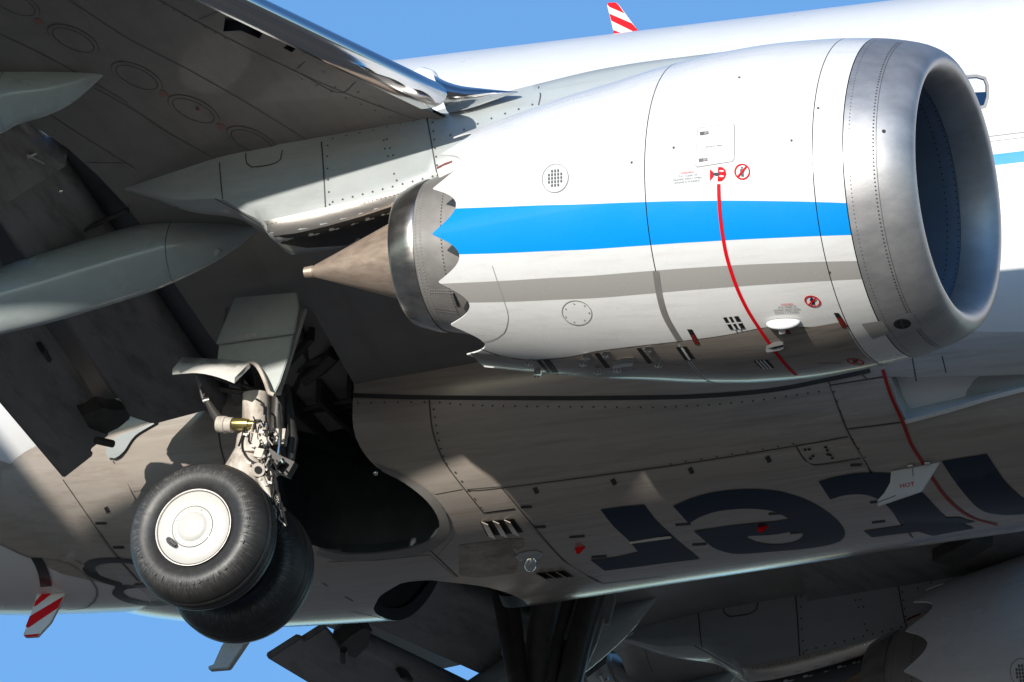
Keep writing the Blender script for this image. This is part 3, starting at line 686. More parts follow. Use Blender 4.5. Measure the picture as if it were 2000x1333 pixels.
# skin panels standing a few millimetres proud, gaps left between them
PAN = [[(696, 781), (836, 781), (842, 840), (856, 885), (875, 920), (903, 955), (850, 965), (796, 926), (738, 900), (706, 866), (694, 825)],
       [(842, 781), (1100, 783), (1340, 780), (1500, 768), (1613, 746), (1649, 834), (1654, 850), (1560, 866), (1300, 907), (982, 949), (912, 955), (882, 919), (863, 885), (849, 840)],
       [(985, 957), (1300, 914), (1553, 875), (1570, 899), (1592, 911), (1680, 899), (1697, 920), (1742, 1002), (1780, 1050), (1640, 1072), (1500, 1095), (1320, 1122), (1178, 1136), (1104, 1091)],
       [(1658, 841), (1758, 828), (1770, 834), (1860, 810), (1935, 790), (2020, 768), (2020, 1012), (1880, 1034), (1786, 1049), (1748, 1001), (1703, 917), (1686, 893), (1662, 850)],
       [(1623, 756), (1726, 739), (1744, 790), (1759, 822), (1656, 836)],
       [(914, 962), (978, 957), (1004, 992), (947, 1000)],
       [(951, 1005), (1007, 998), (1098, 1094), (1168, 1138), (1020, 1140), (900, 1127), (855, 1086), (885, 1050), (884, 1012)],
       [(1558, 872), (1573, 895), (1592, 905), (1680, 892), (1660, 856)],
       [(693, 752), (783, 748), (795, 768), (693, 770)], [(787, 748), (950, 742), (1200, 752), (1545, 745), (1560, 755), (1340, 771), (1100, 774), (850, 773), (800, 769)],
       [(640, 1098), (740, 1094), (840, 1084), (890, 1128), (740, 1128), (690, 1150), (650, 1185), (640, 1180)],
       [(275, 830), (300, 822), (430, 800), (426, 850), (436, 905), (446, 935), (260, 960), (236, 905)],
       [(128, 938), (215, 905), (234, 908), (262, 975), (330, 985), (330, 1120), (280, 1132), (216, 1065)],
       [(0, 900), (120, 940), (208, 1066), (268, 1135), (250, 1150), (120, 1120), (60, 1090), (0, 1062)]]
for P in PAN: decal('panel', P, SBODY, 'belly_paint', BELLY, .005, 16, wall=.006)
seam([(690, 773), (840, 777), (1100, 778), (1340, 775), (1500, 763), (1620, 741), (1700, 724)], SBODY, BELLY, .034, 'seal_dark', 'fairing_seal', off=.008)
for P in ([(838, 779), (845, 840), (860, 885), (880, 920), (945, 1003)], [(980, 953), (1100, 1093), (1175, 1139)], [(1617, 741), (1654, 838), (1689, 900), (1745, 1001), (1783, 1050)], [(912, 959), (982, 953), (1300, 911), (1560, 870), (1657, 853)], [(1657, 838), (1762, 825)], [(1620, 753), (1727, 736)], [(1554, 870), (1572, 898), (1592, 908), (1682, 895)], [(945, 1002), (1006, 995)], [(840, 1075), (894, 1127)], [(1685, 733), (1695, 742)], [(1780, 690), (1790, 745)], [(1840, 696), (1848, 728)], [(123, 937), (214, 1067), (273, 1137)], [(433, 795), (428, 850), (440, 905), (450, 935)], [(290, 828), (296, 870), (302, 930)], [(300, 838), (440, 812)], [(221, 901), (240, 930), (268, 980)], [(630, 1139), (690, 1175)], [(690, 1195), (780, 1216)], [(1175, 1140), (1300, 1126)]):
    seam(P, SBODY, BELLY, .010, 'seam', off=.002)
for P in ([(0, 1062), (60, 1088), (130, 1098), (180, 1135), (190, 1162), (172, 1184), (130, 1190)], [(100, 1075), (160, 1100), (180, 1130)]):
    seam(P, SBODY, BELLY, .016, 'seam_light', off=.008)
dots('rivets', along([(860, 787), (925, 792), (1030, 794), (1160, 795), (1300, 795), (1450, 785), (1600, 765)], 21) + along([(848, 800), (858, 860), (872, 905)], 13) + along([(890, 922), (940, 990)], 17) + along([(1630, 765), (1655, 838), (1690, 892)], 17) + along([(700, 788), (830, 786)], 22) + along([(1310, 905), (1550, 866)], 30), SBODY, BELLY, .008, 'seam', .010, kind='stuff')
for c in [(1573, 877), (1581, 876), (1613, 872), (1616, 878), (1622, 887), (1588, 889), (1583, 894), (1626, 893), (1617, 886)]: dots('drain_hole', [c], SBODY, BELLY, .013, 'black', .012)
def bar(cx_, cy_, L_, W_, ang, m, nm, off=.009):
    c, s = math.cos(ang), math.sin(ang)
    return decal(nm, [(cx_ + a * L_ * c - b * W_ * s, cy_ + a * L_ * s + b * W_ * c) for a, b in ((-.5, -.5), (.5, -.5), (.5, .5), (-.5, .5))], SBODY, m, BELLY, off, 10)
for a in [(1199, 940, 13, 9, 1.1), (1047, 957, 13, 9, 1.1), (1028, 989, 22, 5, -.06), (1055, 1028, 22, 5, -.06), (1501, 896, 13, 9, 1.1), (1350, 918, 13, 9, 1.1), (1672, 907, 22, 5, -.06), (1127, 1047, 30, 4, -.08), (1170, 1086, 30, 4, -.08), (1334, 1023, 30, 4, -.08), (1377, 980, 28, 4, -.16), (1515, 1002, 28, 4, -.06), (1712, 979, 26, 4, -.1), (1716, 1018, 26, 4, -.1), (1366, 1062, 28, 4, -.06), (1556, 1039, 26, 4, -.1), (1697, 941, 20, 5, -.16), (210, 995, 12, 8, 1.1), (198, 1021, 22, 5, 0), (232, 1068, 22, 5, 0)]:
    bar(*a, 'seal_dark', 'drain_slot')
# louvred outlets
def louvre(P, n, surf, par):
    b = decal('air_outlet', P, surf, 'black', par, .009, 9)
    a0, a1, a2, a3 = [np.array(p, float) for p in P]
    for k in range(n):
        u0, u1 = (k + .12) / n, (k + .72) / n; l = lambda s, e, u: s + (e - s) * u
        q = [l(a0, a1, u0), l(a0, a1, u1), l(a3, a2, u1), l(a3, a2, u0)]; V = []
        for i, p in enumerate(q):
            h = surf.hit(*p); V.append(h[0] + h[1] * (.014 if i in (0, 3) else .045))
        V2 = [v - surf.hit(*p)[1] * .008 for v, p in zip(V, q)]
        part('louvre', mesh('louvre', V + V2, [(0, 1, 2, 3), (7, 6, 5, 4), (0, 4, 5, 1), (1, 5, 6, 2), (2, 6, 7, 3), (3, 7, 4, 0)], False), 'belly_paint', b)
louvre([(938, 1018), (1004, 1012), (1022, 1038), (952, 1046)], 3, SBODY, BELLY)
louvre([(1044, 1119), (1102, 1113), (1121, 1125), (1064, 1129)], 3, SBODY, BELLY)
# scuffed patches, lamps and blades on the belly
decal('worn_patch', [(897, 1065), (910, 1062), (985, 1053), (1000, 1070), (1012, 1090), (1008, 1117), (985, 1121), (925, 1127), (897, 1122)], SBODY, 'scuff', BELLY, .009, 14)
decal('worn_patch', [(980, 1052), (1022, 1051), (1024, 1066), (1010, 1073)], SBODY, 'scuff', BELLY, .009, 14)
def dome(name, cx_, cy_, ra, rb, hgt, m, parent, surf, rot=0, base=.008):
    V, F = [], []; rings = 5; k = 20
    for i in range(rings + 1):
        q = i / rings
        for j in range(k):
            t = 2 * math.pi * j / k; s = math.cos(q * math.pi / 2) if i < rings else .02
            x, y = ra * s * math.cos(t), rb * s * math.sin(t)
            h = surf.hit(cx_ + x * math.cos(rot) - y * math.sin(rot), cy_ + x * math.sin(rot) + y * math.cos(rot))
            V.append(h[0] + h[1] * (base + hgt * math.sin(q * math.pi / 2)))
    for i in range(rings): F += [(i * k + j, i * k + (j + 1) % k, (i + 1) * k + (j + 1) % k, (i + 1) * k + j) for j in range(k)]
    F.append(tuple(range(rings * k, rings * k + k))); return part(name, mesh(name, V, F), m, parent)
bc = dome('beacon_mount', 1033, 1084, 27, 9, .03, 'pylon_grey', BELLY, SBODY, -.12)
dome('beacon_lens', 1036, 1090, 15, 8, .09, 'polished_metal', bc, SBODY, -.12, .02)
def blade(name, foot, tip, m, parent, th=.02, label=None):
    """foot: two px on the body, tip: two px of the free end; lies in the plane Y = mean of the foot"""
    h = [SBODY.hit(*p)[0] for p in foot]; Y = (h[0].y + h[1].y) / 2
    P = [at_Y(*p, Y) for p in list(foot) + list(tip)]
    V = [p + Vector((0, s * th * (1 if i < 2 else .4), 0)) for s in (-1, 1) for i, p in enumerate(P)]
    me = fix_normals(mesh(name, V, [(0, 1, 2, 3), (7, 6, 5, 4), (0, 4, 5, 1), (1, 5, 6, 2), (2, 6, 7, 3), (3, 7, 4, 0)], False))
    bm = bmesh.new(); bm.from_mesh(me); bmesh.ops.bevel(bm, geom=bm.edges[:], offset=.006, segments=2, affect='EDGES'); bm.to_mesh(me); bm.free()
    return part(name, me, m, parent, label)
blade('drain_mast', [(1122, 1069), (1144, 1068)], [(1131, 1083), (1126, 1083)], 'red', BELLY, .012, 'small red blade on the belly')
blade('drain_mast', [(1478, 1029), (1503, 1026)], [(1489, 1041), (1482, 1041)], 'red', BELLY, .012, 'small red blade on the dark letter e')
blade('strake_antenna', [(1228, 1055), (1311, 1048)], [(1312, 1052), (1230, 1063)], 'placard_white', BELLY, .015)
dots('cooling_port', [(735, 923)], SBODY, BELLY, .02, 'chrome', .02, dome=.03)
# hinged outlet flap, open
dpl = Plane(SBODY.hit(1790, 905)[0], Vector((-.12, -.93, -.34)))
dr = plate('outlet_door', [(1740, 921), (1795, 911), (1835, 903), (1818, 931), (1799, 961), (1714, 990), (1713, 978), (1726, 964), (1738, 943)], dpl, .02, 'hub_white', BELLY, 'open white outlet door marked HOT', .004)
for P in ([(1782, 912), (1784, 931)], [(1714, 982), (1750, 968)]): seam(P, dpl, dr, .006, 'text_grey', 'door_edge', False)
for p in ((1781, 909), (1814, 904)): tube('hinge', [dpl.hit(p[0] - 5, p[1] + 1)[0] + dpl.n * .02, dpl.hit(p[0] + 5, p[1])[0] + dpl.n * .02], .012, 'chrome', dr, 8)
# ---------------------------------------------------------------- lettering
def glyph_loops(P): return [cat(p, 9, True) if c else p for p, c in P]
Z3 = lambda P: [(1300 + x * .35035, 866 + y * .35035) for x, y in P]
NAV = dict(surf=SBODY, m='navy', parent=BELLY, off=.010, step=12)
decal('letter', cat([(1173, 994), (1216, 988), (1258, 984)], 9)[:-1] + cat([(1258, 984), (1280, 1013), (1300, 1033), (1330, 1060), (1367, 1090)], 9) + cat([(1360, 1091), (1300, 1098), (1240, 1106), (1181, 1113)], 9) + [(1153, 1092)] + cat([(1153, 1092), (1200, 1087), (1247, 1077)], 9)[1:] + cat([(1247, 1077), (1225, 1051), (1200, 1028), (1173, 994)], 9)[1:-1], **NAV)
e_out = Z3(cat([(42, 345), (150, 300), (270, 268), (420, 252), (560, 255), (680, 275), (800, 318), (900, 378), (970, 440), (1000, 492), (985, 530), (930, 556), (800, 580), (600, 598), (420, 611), (330, 600), (260, 572), (215, 535), (158, 485)], 18)) + Z3([(158, 485), (350, 456), (520, 438), (600, 432), (690, 418)])[1:] + Z3(cat([(690, 418), (640, 390), (580, 369), (450, 359), (300, 372), (200, 402), (130, 442)], 18))[1:]
decal('letter', [e_out, Z3(cat([(455, 514), (600, 504), (762, 480), (765, 508), (740, 538), (650, 558), (560, 556), (490, 540)], 16, True))], **NAV)
decal('letter', Z3(cat([(853, 208), (960, 180), (1100, 160), (1250, 163), (1340, 195), (1430, 268), (1500, 345), (1565, 412)], 16)) + Z3([(1640, 408), (1728, 432), (1650, 446), (1722, 468), (1600, 490), (1490, 511), (1410, 487), (1280, 502), (1150, 519), (1105, 485), (1220, 468), (1325, 451)]) + Z3(cat([(1325, 451), (1240, 348), (1170, 300), (1100, 280), (1000, 284), (918, 308)], 16))[1:], **NAV)
decal('letter', Z3([(1540, 96), (1660, 75), (1790, 55)]) + Z3(cat([(1790, 55), (1840, 130), (1900, 215), (1998, 305), (2060, 325)], 16))[1:] + Z3([(2060, 380)]) + Z3(cat([(2060, 380), (1998, 387), (1930, 394), (1870, 393), (1790, 380), (1730, 345), (1670, 280), (1600, 190), (1540, 96)], 16))[1:-1], **NAV)
Z1 = lambda P: [(x * .35035, 866 + y * .35035) for x, y in P]
decal('registration_character', [Z1(cat([(740, 645), (600, 636), (500, 650), (460, 688), (500, 738), (590, 775), (645, 795), (625, 832), (680, 872), (790, 898), (930, 898), (1030, 880), (1040, 830), (960, 800), (900, 770), (880, 720), (820, 675)], 14, True)), Z1(cat([(740, 668), (640, 662), (560, 670), (530, 695), (560, 730), (640, 765), (760, 785), (840, 765), (830, 710)], 14, True)), Z1(cat([(705, 808), (690, 836), (740, 865), (850, 885), (950, 868), (940, 825), (840, 800)], 14, True))], SBODY, 'reg_black', BELLY, .010, 12)
decal('registration_character', Z1([(172, 632), (235, 635)]) + Z1(cat([(235, 635), (262, 690), (280, 740), (290, 792)], 14))[1:] + Z1([(225, 797)]) + Z1(cat([(225, 797), (218, 740), (200, 685), (172, 632)], 14))[1:-1], SBODY, 'reg_black', BELLY, .010, 12)
seam([(1725, 722), (1740, 770), (1763, 822), (1780, 866), (1804, 905), (1822, 934), (1853, 975), (1892, 1006), (1948, 1024)], SBODY, BELLY, .026, 'deep_red', 'danger_line', off=.012)
FONT = {}
def text(txt, cx_, cy_, hpx, ang, surf, m, parent, name='placard_text', off=.012, wscale=1.0, shear=0):
    """flat lettering laid on a surface: a font outline, triangulated, mapped through pixel positions"""
    cu = bpy.data.curves.new('t', 'FONT'); cu.body = txt; cu.align_x = 'CENTER'; cu.align_y = 'CENTER'; cu.resolution_u = 2
    ob = bpy.data.objects.new('t', cu); COL.objects.link(ob); dg = bpy.context.evaluated_depsgraph_get(); me = ob.evaluated_get(dg).to_mesh()
    V = [v.co.copy() for v in me.vertices]; F = [tuple(p.vertices) for p in me.polygons]; ob.to_mesh_clear(); bpy.data.objects.remove(ob); bpy.data.curves.remove(cu)
    P = []
    for v in V:
        x, y = v.x * hpx * wscale + v.y * shear * hpx, -v.y * hpx; h = surf.hit(cx_ + x * math.cos(ang) - y * math.sin(ang), cy_ + x * math.sin(ang) + y * math.cos(ang))
        P.append(h[0] + h[1] * off if h else Vector())
    return part(name, mesh(name, P, F, False), m, parent)
text('HOT', 1772, 948, 12, -.16, dpl, 'red', dr, 'door_text', .004, 1.15)
# ---------------------------------------------------------------- antennas, mast
def striped_blade(name, poly, stripes, Y, parent, label, base=None):
    pl = Plane((0, Y, 0), Vector((0, -1, 0))); o = plate(name, poly, pl, .03, 'hub_white', parent, label, .004)
    for s in stripes:
        for off, sg in ((.0015, 1), (.0315, -1)): decal('stripe', s, pl, 'red', o, off * (1 if sg > 0 else -1), 0)
    return o
striped_blade('blade_antenna', [(1185, 9), (1189, 5), (1203, 5), (1209, 10), (1250, 66), (1200, 70)], [[(1186, 9), (1189, 5.5), (1203, 5.5), (1208, 10), (1220, 27), (1190, 14)], [(1190, 27), (1234, 46), (1249, 63), (1243, 65), (1194, 41)], [(1198, 59), (1216, 66), (1199, 69)]], 0, FUSE, 'red and white striped blade antenna on the fuselage crown')
b2 = striped_blade('blade_antenna', [(76, 1150), (136, 1144), (124, 1167), (99, 1216), (74, 1243), (49, 1245), (45, 1240), (58, 1205)], [[(92, 1150), (118, 1147), (73, 1182), (66, 1186), (69, 1175)], [(124, 1165), (113, 1188), (55, 1227), (50, 1224), (58, 1204)], [(77, 1238), (73, 1243), (50, 1244.5), (46, 1241)], [(74, 1155), (76, 1152), (90, 1150), (73, 1160)]], -.1, BELLY, 'red and white striped blade antenna under the tail')
tube('antenna_foot', [at_Y(73, 1150, -.1), at_Y(139, 1143, -.1)], .02, 'fairing_grey', b2, 10)
plate('drain_mast', [(450, 1235), (490, 1240), (470, 1270), (446, 1305), (407, 1308), (406, 1301), (416, 1298), (432, 1262)], Plane((0, .3, 0), Vector((0, 1, 0))), .06, 'pylon_grey', BELLY, 'grey mast hanging behind the wheels')

# ================================================================ FUSELAGE DETAILS
for k in range(3):
    c = (1904 + 128 * k, 181 - 15 * k)
    fr = decal('window', [(c[0] + x, c[1] + y) for x, y in [(-16, -34), (4, -35), (22, -30), (28, -14), (28, 10), (22, 30), (4, 35), (-16, 34), (-27, 20), (-28, -18)]], SF, 'seam_light', FUSE, .004, 10, wall=.006)
    decal('pane', [(c[0] + x, c[1] + y) for x, y in [(-14, -28), (4, -29), (18, -25), (23, -12), (23, 9), (18, 25), (4, 29), (-14, 28), (-22, 16), (-23, -14)]], SF, 'window_glass', fr, .006, 10)
    decal('window_shade', [(c[0] + x, c[1] + y) for x, y in [(-14, -25), (4, -26), (17, -22), (21, -12), (21, 0), (-21, 2), (-21, -14)]], SF, 'nacelle_paint', fr, .008, 10)
FB = [SF.hit(1990, y)[0].z for y in (318, 296)]
add_band('fuselage_paint', (0, 0, FB[0]), (0, 0, FB[1]), BLUE)
seam([(1900, 271), (2040, 254)], SF, FUSE, .010, 'seam_light')
seam([(1900, 281), (2040, 264)], SF, FUSE, .006, 'seam_light')

# ================================================================ NACELLE MARKINGS AND FITTINGS
def nseam(P, **k): return seam(P, SN, ENG, **k)
def nd(name, P, m, off=.004, step=12, parent=None, wall=None): return decal(name, P, SN, m, parent or ENG, off, step, wall)
# hatch with two latches
nd('hatch', [(1362, 254), (1366, 250), (1432, 242), (1436, 245), (1435, 312), (1431, 317), (1362, 328), (1358, 325)], 'seam_light', .002, 10)
ht = nd('hatch', [(1363.5, 255), (1367, 251.5), (1431, 243.6), (1434.6, 246), (1433.5, 311), (1430, 315.6), (1363.5, 326), (1359.6, 324)], 'nacelle_paint', .005, 10)
for y, x in ((262, 1376), (314, 1374)):
    la = nd('latch', [(x - 9, y - 3), (x + 8, y - 5), (x + 9, y + 1), (x - 8, y + 4)], 'text_grey', .007, 6, ht)
    nd('latch_button', [(x + 0, y - 3), (x + 7, y - 4), (x + 7.5, y + 0), (x + .5, y + 2)], 'seam_light', .009, 6, la)
text('HINGE IS OPEN', 1395, 287, 5, -.1, SN, 'text_grey', ht, off=.008)
# warning signs
def warn(cx_, cy_, sy, sk, ang):
    def T(x, y): return (cx_ + x * math.cos(ang) - y * sy * math.sin(ang) + y * sk, cy_ + x * math.sin(ang) + y * sy * math.cos(ang))
    ci = lambda r: [T(r * math.cos(t), r * math.sin(t)) for t in np.linspace(0, 2 * math.pi, 36, endpoint=False)]
    o = nd('warning_sign', [ci(15.5), ci(12.5)], 'red', .006, 6)
    nd('pictogram', [T(-2, -10), T(2, -10), T(2.5, -7.5), T(0, -6.5), T(-2.5, -7.5)], 'navy', .004, 6, o)
    nd('pictogram', [T(-4, -6), T(4, -6), T(4.5, 1), T(3.2, 1), T(3, -3), T(2.6, 10), T(.5, 10), T(.2, 3), T(-.4, 10), T(-2.6, 10), T(-3, -3), T(-3.4, 1), T(-4.6, 1)], 'navy', .004, 6, o)
    nd('slash', [T(7.5, -10), T(10, -7.5), T(-7.5, 10), T(-10, 7.5)], 'red', .008, 6, o)
warn(1450, 336, 1.02, 0, -.08); warn(1587, 588, .72, .25, 0); warn(1671, 706, .40, .5, 0)
ws = nd('warning_sign', [(1403, 327), (1411, 327), (1417, 332), (1419, 340), (1416, 348), (1410, 354), (1402, 355)], 'red', .006, 6)
nd('warning_sign', [(1387, 331), (1394, 337), (1394, 345), (1387, 354)], 'red', .006, 6, ws)
nd('pictogram', [(1391, 341), (1397, 338), (1405, 338), (1406, 343), (1398, 344)], 'navy', .008, 5, ws)
for y in (335, 345): nd('pictogram', ell(1410, y, 5, 1.8, 0, 12), 'placard_white', .009, 5, ws)
for (x, y, h, a, sh) in ((1343, 338, 6, -.1, 0), (1537, 594, 5.5, -.06, .1)):
    text('WARNING', x, y, h, a, SN, 'red', ENG, 'placard_text', .006, .9)
    for i, tx in enumerate(('STAY CLEAR OF', 'HAZARD AREAS WHEN', 'ENGINE IS RUNNING')): text(tx, x, y + (i + 1) * h * .98, h * .95, a, SN, 'text_grey', ENG, 'placard_text', .006, .95)
text('WARNING STAY CLEAR', 1620, 709, 4, -.02, SN, 'dark_red', ENG, 'placard_text', .006, 1.1)
seam([(1404, 360), (1405, 395), (1409, 440), (1417, 490), (1428, 530), (1442, 568), (1460, 605), (1482, 640), (1506, 675), (1535, 712), (1563, 740)], SN, ENG, .026, 'red', 'danger_line', off=.006)
# round vent grille
gv = nd('vent_grille', [ell(1085, 349, 26, 29, .3), ell(1085, 349, 24.6, 27.6, .3)], 'seam_light', .004, 8)
gp = nd('vent_plate', ell(1085, 349, 24, 27, .3), 'nacelle_paint', .004, 8)
for i in range(5):
    for j in range(5):
        x, y = -12 + 6 * i, -14 + 7 * j
        if (x / 15) ** 2 + (y / 18) ** 2 < 1.02:
            q = (1085 + x, 349 + y - x * .1); nd('vent_slot', [(q[0] - 2, q[1] - 2.6), (q[0] + 1.8, q[1] - 3), (q[0] + 2, q[1] + 2.4), (q[0] - 1.8, q[1] + 2.8)], 'text_grey', .007, 6, gp)
rp = nd('round_access_panel', [ell(1127, 611, 30, 24, .25), ell(1127, 611, 28.6, 22.7, .25)], 'seam_light', .004, 8)
dots('fastener', [(1127 + 24 * math.cos(t), 611 + 18 * math.sin(t)) for t in np.linspace(0, 6.28, 8)], SN, rp, .006, 'seam_light', .005, kind='stuff')
nseam([(962, 520), (975, 560), (987, 595), (993, 620), (985, 650), (960, 665), (940, 668)], m='seam_light', wm=.006)

dots('fastener', [(1234, 318), (1316, 289), (1546, 275), (1598, 212), (1444, 152), (1620, 532)], SN, ENG, .010, 'seam', .004, kind='stuff')
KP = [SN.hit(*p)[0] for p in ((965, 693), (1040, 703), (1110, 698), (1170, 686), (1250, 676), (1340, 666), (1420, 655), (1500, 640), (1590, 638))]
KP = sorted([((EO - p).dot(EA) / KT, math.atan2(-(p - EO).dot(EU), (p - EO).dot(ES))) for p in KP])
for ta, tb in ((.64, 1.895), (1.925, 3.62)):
    part('keel_shade_grime_overlay', fix_normals(grid_mesh('keel_shade_grime_overlay', [[eng(t, interp(OUT, t) + .003, interp(KP, t) + (math.pi - 2 * interp(KP, t) + .0) * q) for q in np.linspace(0, 1, 24)] for t in np.linspace(ta, tb, 40)])), 'keel_shade_grime', ENG, 'underside of the cowl, painted darker for shade and grime')  # dark colour paints in the underside's shade along with grime
# rear edge seal of the fan cowl and keel beam with its latches
nseam([(1281, 530), (1288, 575), (1299, 615), (1318, 650), (1345, 690), (1385, 735)], wm=.05, m='core_metal', name='cowl_edge_seal')
nseam([(940, 682), (985, 697), (1040, 703), (1110, 698), (1170, 686), (1250, 676), (1340, 666), (1420, 655), (1500, 640), (1580, 640)], wm=.012, m='seam', name='cowl_split')
nseam([(1000, 727), (1080, 731), (1180, 728), (1250, 719), (1330, 706), (1390, 700)], wm=.008, m='seam')
nseam([(1390, 672), (1500, 655), (1600, 640)], wm=.006, m='seam_light')
def nbox(name, P, m, hgt, parent=None): return decal(name, P, SN, m, parent or ENG, hgt, 7, wall=hgt + .004)
kb = nd('latch_recess', [(1060, 702), (1074, 702), (1092, 727), (1078, 727)], 'black', .005, 8)
for P in ([(1161, 690), (1170, 688), (1192, 717), (1183, 719)], [(1243, 680), (1252, 679), (1275, 708), (1266, 710)], [(1320, 678), (1340, 676), (1358, 700), (1338, 703)], [(1048, 704), (1056, 703), (1076, 727), (1068, 727)]): nd('latch_recess', P, 'black', .005, 8)
for c in [(1034, 705), (1050, 726), (1147, 694), (1185, 690), (1168, 722), (1206, 718), (1268, 681), (1287, 708), (1140, 706)]:
    l = nbox('latch', [(c[0] - 7, c[1] - 3), (c[0] + 6, c[1] - 4), (c[0] + 8, c[1] + 2), (c[0] + 2, c[1] + 4), (c[0] - 6, c[1] + 4)], 'chrome', .03)
    [dots('latch_pin', [(c[0] + k, c[1] - .5)], SN, l, .012, 'nozzle_metal', .036, dome=.015) for k in (-3, 4)]
nbox('grab_handle', [(1198, 705), (1214, 700), (1238, 698), (1240, 704), (1218, 706), (1200, 709)], 'chrome', .05)
def grille(P, n, m=2):
    b = nd('vent_grille', P, 'black', .005, 8); a0, a1, a2, a3 = [np.array(p, float) for p in P]
    for k in range(1, n):
        u = k / n; p, q = a0 + (a1 - a0) * u, a3 + (a2 - a3) * u; d = (a1 - a0) / n * .16
        nbox('grille_bar', [tuple(p - d), tuple(p + d), tuple(q + d), tuple(q - d)], 'nacelle_paint', .012, b)
    for k in range(1, m):
        u = k / m; p, q = a0 + (a3 - a0) * u, a1 + (a2 - a1) * u; d = (a3 - a0) / m * .06
        nbox('grille_bar', [tuple(p - d), tuple(q - d), tuple(q + d), tuple(p + d)], 'nacelle_paint', .012, b)
grille([(1412, 620), (1442, 617), (1456, 641), (1426, 643)], 3); grille([(1471, 704), (1499, 702), (1513, 718), (1486, 719)], 4, 1); grille([(1322, 679), (1342, 677), (1357, 700), (1338, 702)], 2, 1)
for P, Q in (([(1342, 643), (1352, 643), (1368, 672), (1358, 673)], .35), ([(1628, 611), (1638, 611), (1656, 638), (1645, 640)], .3), ([(1526, 640), (1536, 639), (1546, 652), (1536, 653)], .1)):
    b = nd('latch_recess', P, 'black', .004, 8); p = [np.array(q, float) for q in P]
    nd('red_latch', [tuple(p[0] + (p[3] - p[0]) * Q + (1, 0)), tuple(p[1] + (p[2] - p[1]) * Q - (1, 0)), tuple(p[2] - (1, 1)), tuple(p[3] - (-1, 1))], 'dark_red', .007, 8, b)
# drain mast fairing and small scoop
fm = dome('drain_fairing', 1530, 629, 34, 7, .07, 'nacelle_paint', ENG, SN, -.05, .006)
nbox('drain_tube', [(1522, 634), (1534, 633), (1536, 640), (1524, 642)], 'nacelle_paint', .06, fm)
fs = nbox('drain_scoop', [(1497, 675), (1512, 668), (1530, 665), (1532, 670), (1524, 674), (1500, 678)], 'nacelle_paint', .05)
nd('scoop_mouth', [(1500, 670), (1530, 663), (1533, 666), (1514, 671)], 'black', .052, 6, fs)
nd('dark_panel', [(1682, 632), (1722, 626), (1740, 650), (1704, 662)], 'grey_band', .005, 10)
nd('lip_port_plate', [(1738, 622), (1780, 610), (1800, 637), (1795, 642), (1752, 650)], 'lip_metal', .004, 10)
lp = nd('lip_port', ell(1762, 632, 17, 9.5, -.05), 'black', .007, 7)
for P in ([(1746, 632), (1778, 631), (1778, 632.5), (1746, 633.5)], [(1758, 624), (1761, 623), (1766, 641), (1763, 641)]): nd('grille_bar', P, 'gear_dark', .010, 8, lp)
dots('rivets', [proj(eng(.19, interp(OUT, .19) , R(a))) for a in np.linspace(-58, 106, 110)], SN, ENG, .0065, 'seam', .003, kind='stuff')
nseam([proj(eng(.17, interp(OUT, .17), R(a))) for a in np.linspace(-60, 108, 40)], m='text_grey', wm=.004, smooth=False)
dots('rivets', [proj(eng(.36, interp(OUT, .36), R(a))) for a in np.linspace(-58, 106, 110)], SN, ENG, .0045, 'text_grey', .003, kind='stuff')
dots('fastener', [(1726, 257)], SN, ENG, .014, 'black', .005)
for t, r0 in ((.215, 0), (.30, 0)):
    geo = []
    for j in range(110):
        a = 2 * math.pi * j / 110; c = eng(t, interp(INN, t) - .002, a); n = (EO - EA * (t * KT) - c).normalized(); u = EA; b = n.cross(u)
        geo.append(([c + (u * math.cos(q) + b * math.sin(q)) * .006 + n * .003 for q in np.linspace(0, 5.24, 6)], [tuple(range(6))]))
    part('rivets', join_mesh('rivets', geo), 'black', ENG, None, 'stuff')
# core cowl details
cm = fix_normals(grid_mesh('core_ref', [[eng(t, r, 2 * math.pi * j / 120) for j in range(120)] for t, r in [(t, interp([(3.2, .715), (3.45, .675), (3.7, .615), (3.93, .555)], t)) for t in np.linspace(3.2, 3.93, 14)]], True)); SK = Surf(cm)
for t in (3.68, 3.86, 3.90): dots('rivets', [proj(eng(t, interp([(3.2, .715), (3.45, .675), (3.7, .615), (3.93, .555)], t), R(a))) for a in np.linspace(-50, 100, 60)], SK, ENG, .006, 'seam_light' if t > 3.8 else 'seam', .004, kind='stuff')
for P in (along([(840, 566), (884, 567)], 4.2), along([(840, 571), (884, 572)], 4.2), along([(852, 601), (890, 606)], 4.2), along([(852, 606), (890, 611)], 4.2)): dots('rivets', P, SK, ENG, .006, 'seam_light', .005, kind='stuff')
decal('core_slot', [(884, 572), (888, 572), (899, 597), (893, 599)], SK, 'black', ENG, .005, 6)
# heat-shield tongue between pylon and sleeve
tg = plate('pylon_tongue', [(853, 326), (866, 318), (890, 314), (902, 317), (901, 325), (884, 342), (860, 360)], Plane((0, -5.32, 0), Vector((0, 1, 0))), .24, 'heat_shield', PYL, None, .004)
decal('tongue_edge', [(853, 327), (868, 319), (884, 314), (882, 318), (866, 324), (854, 331)], Plane((0, -5.323, 0), Vector((0, 1, 0))), 'dark_red', tg, .002, 0)

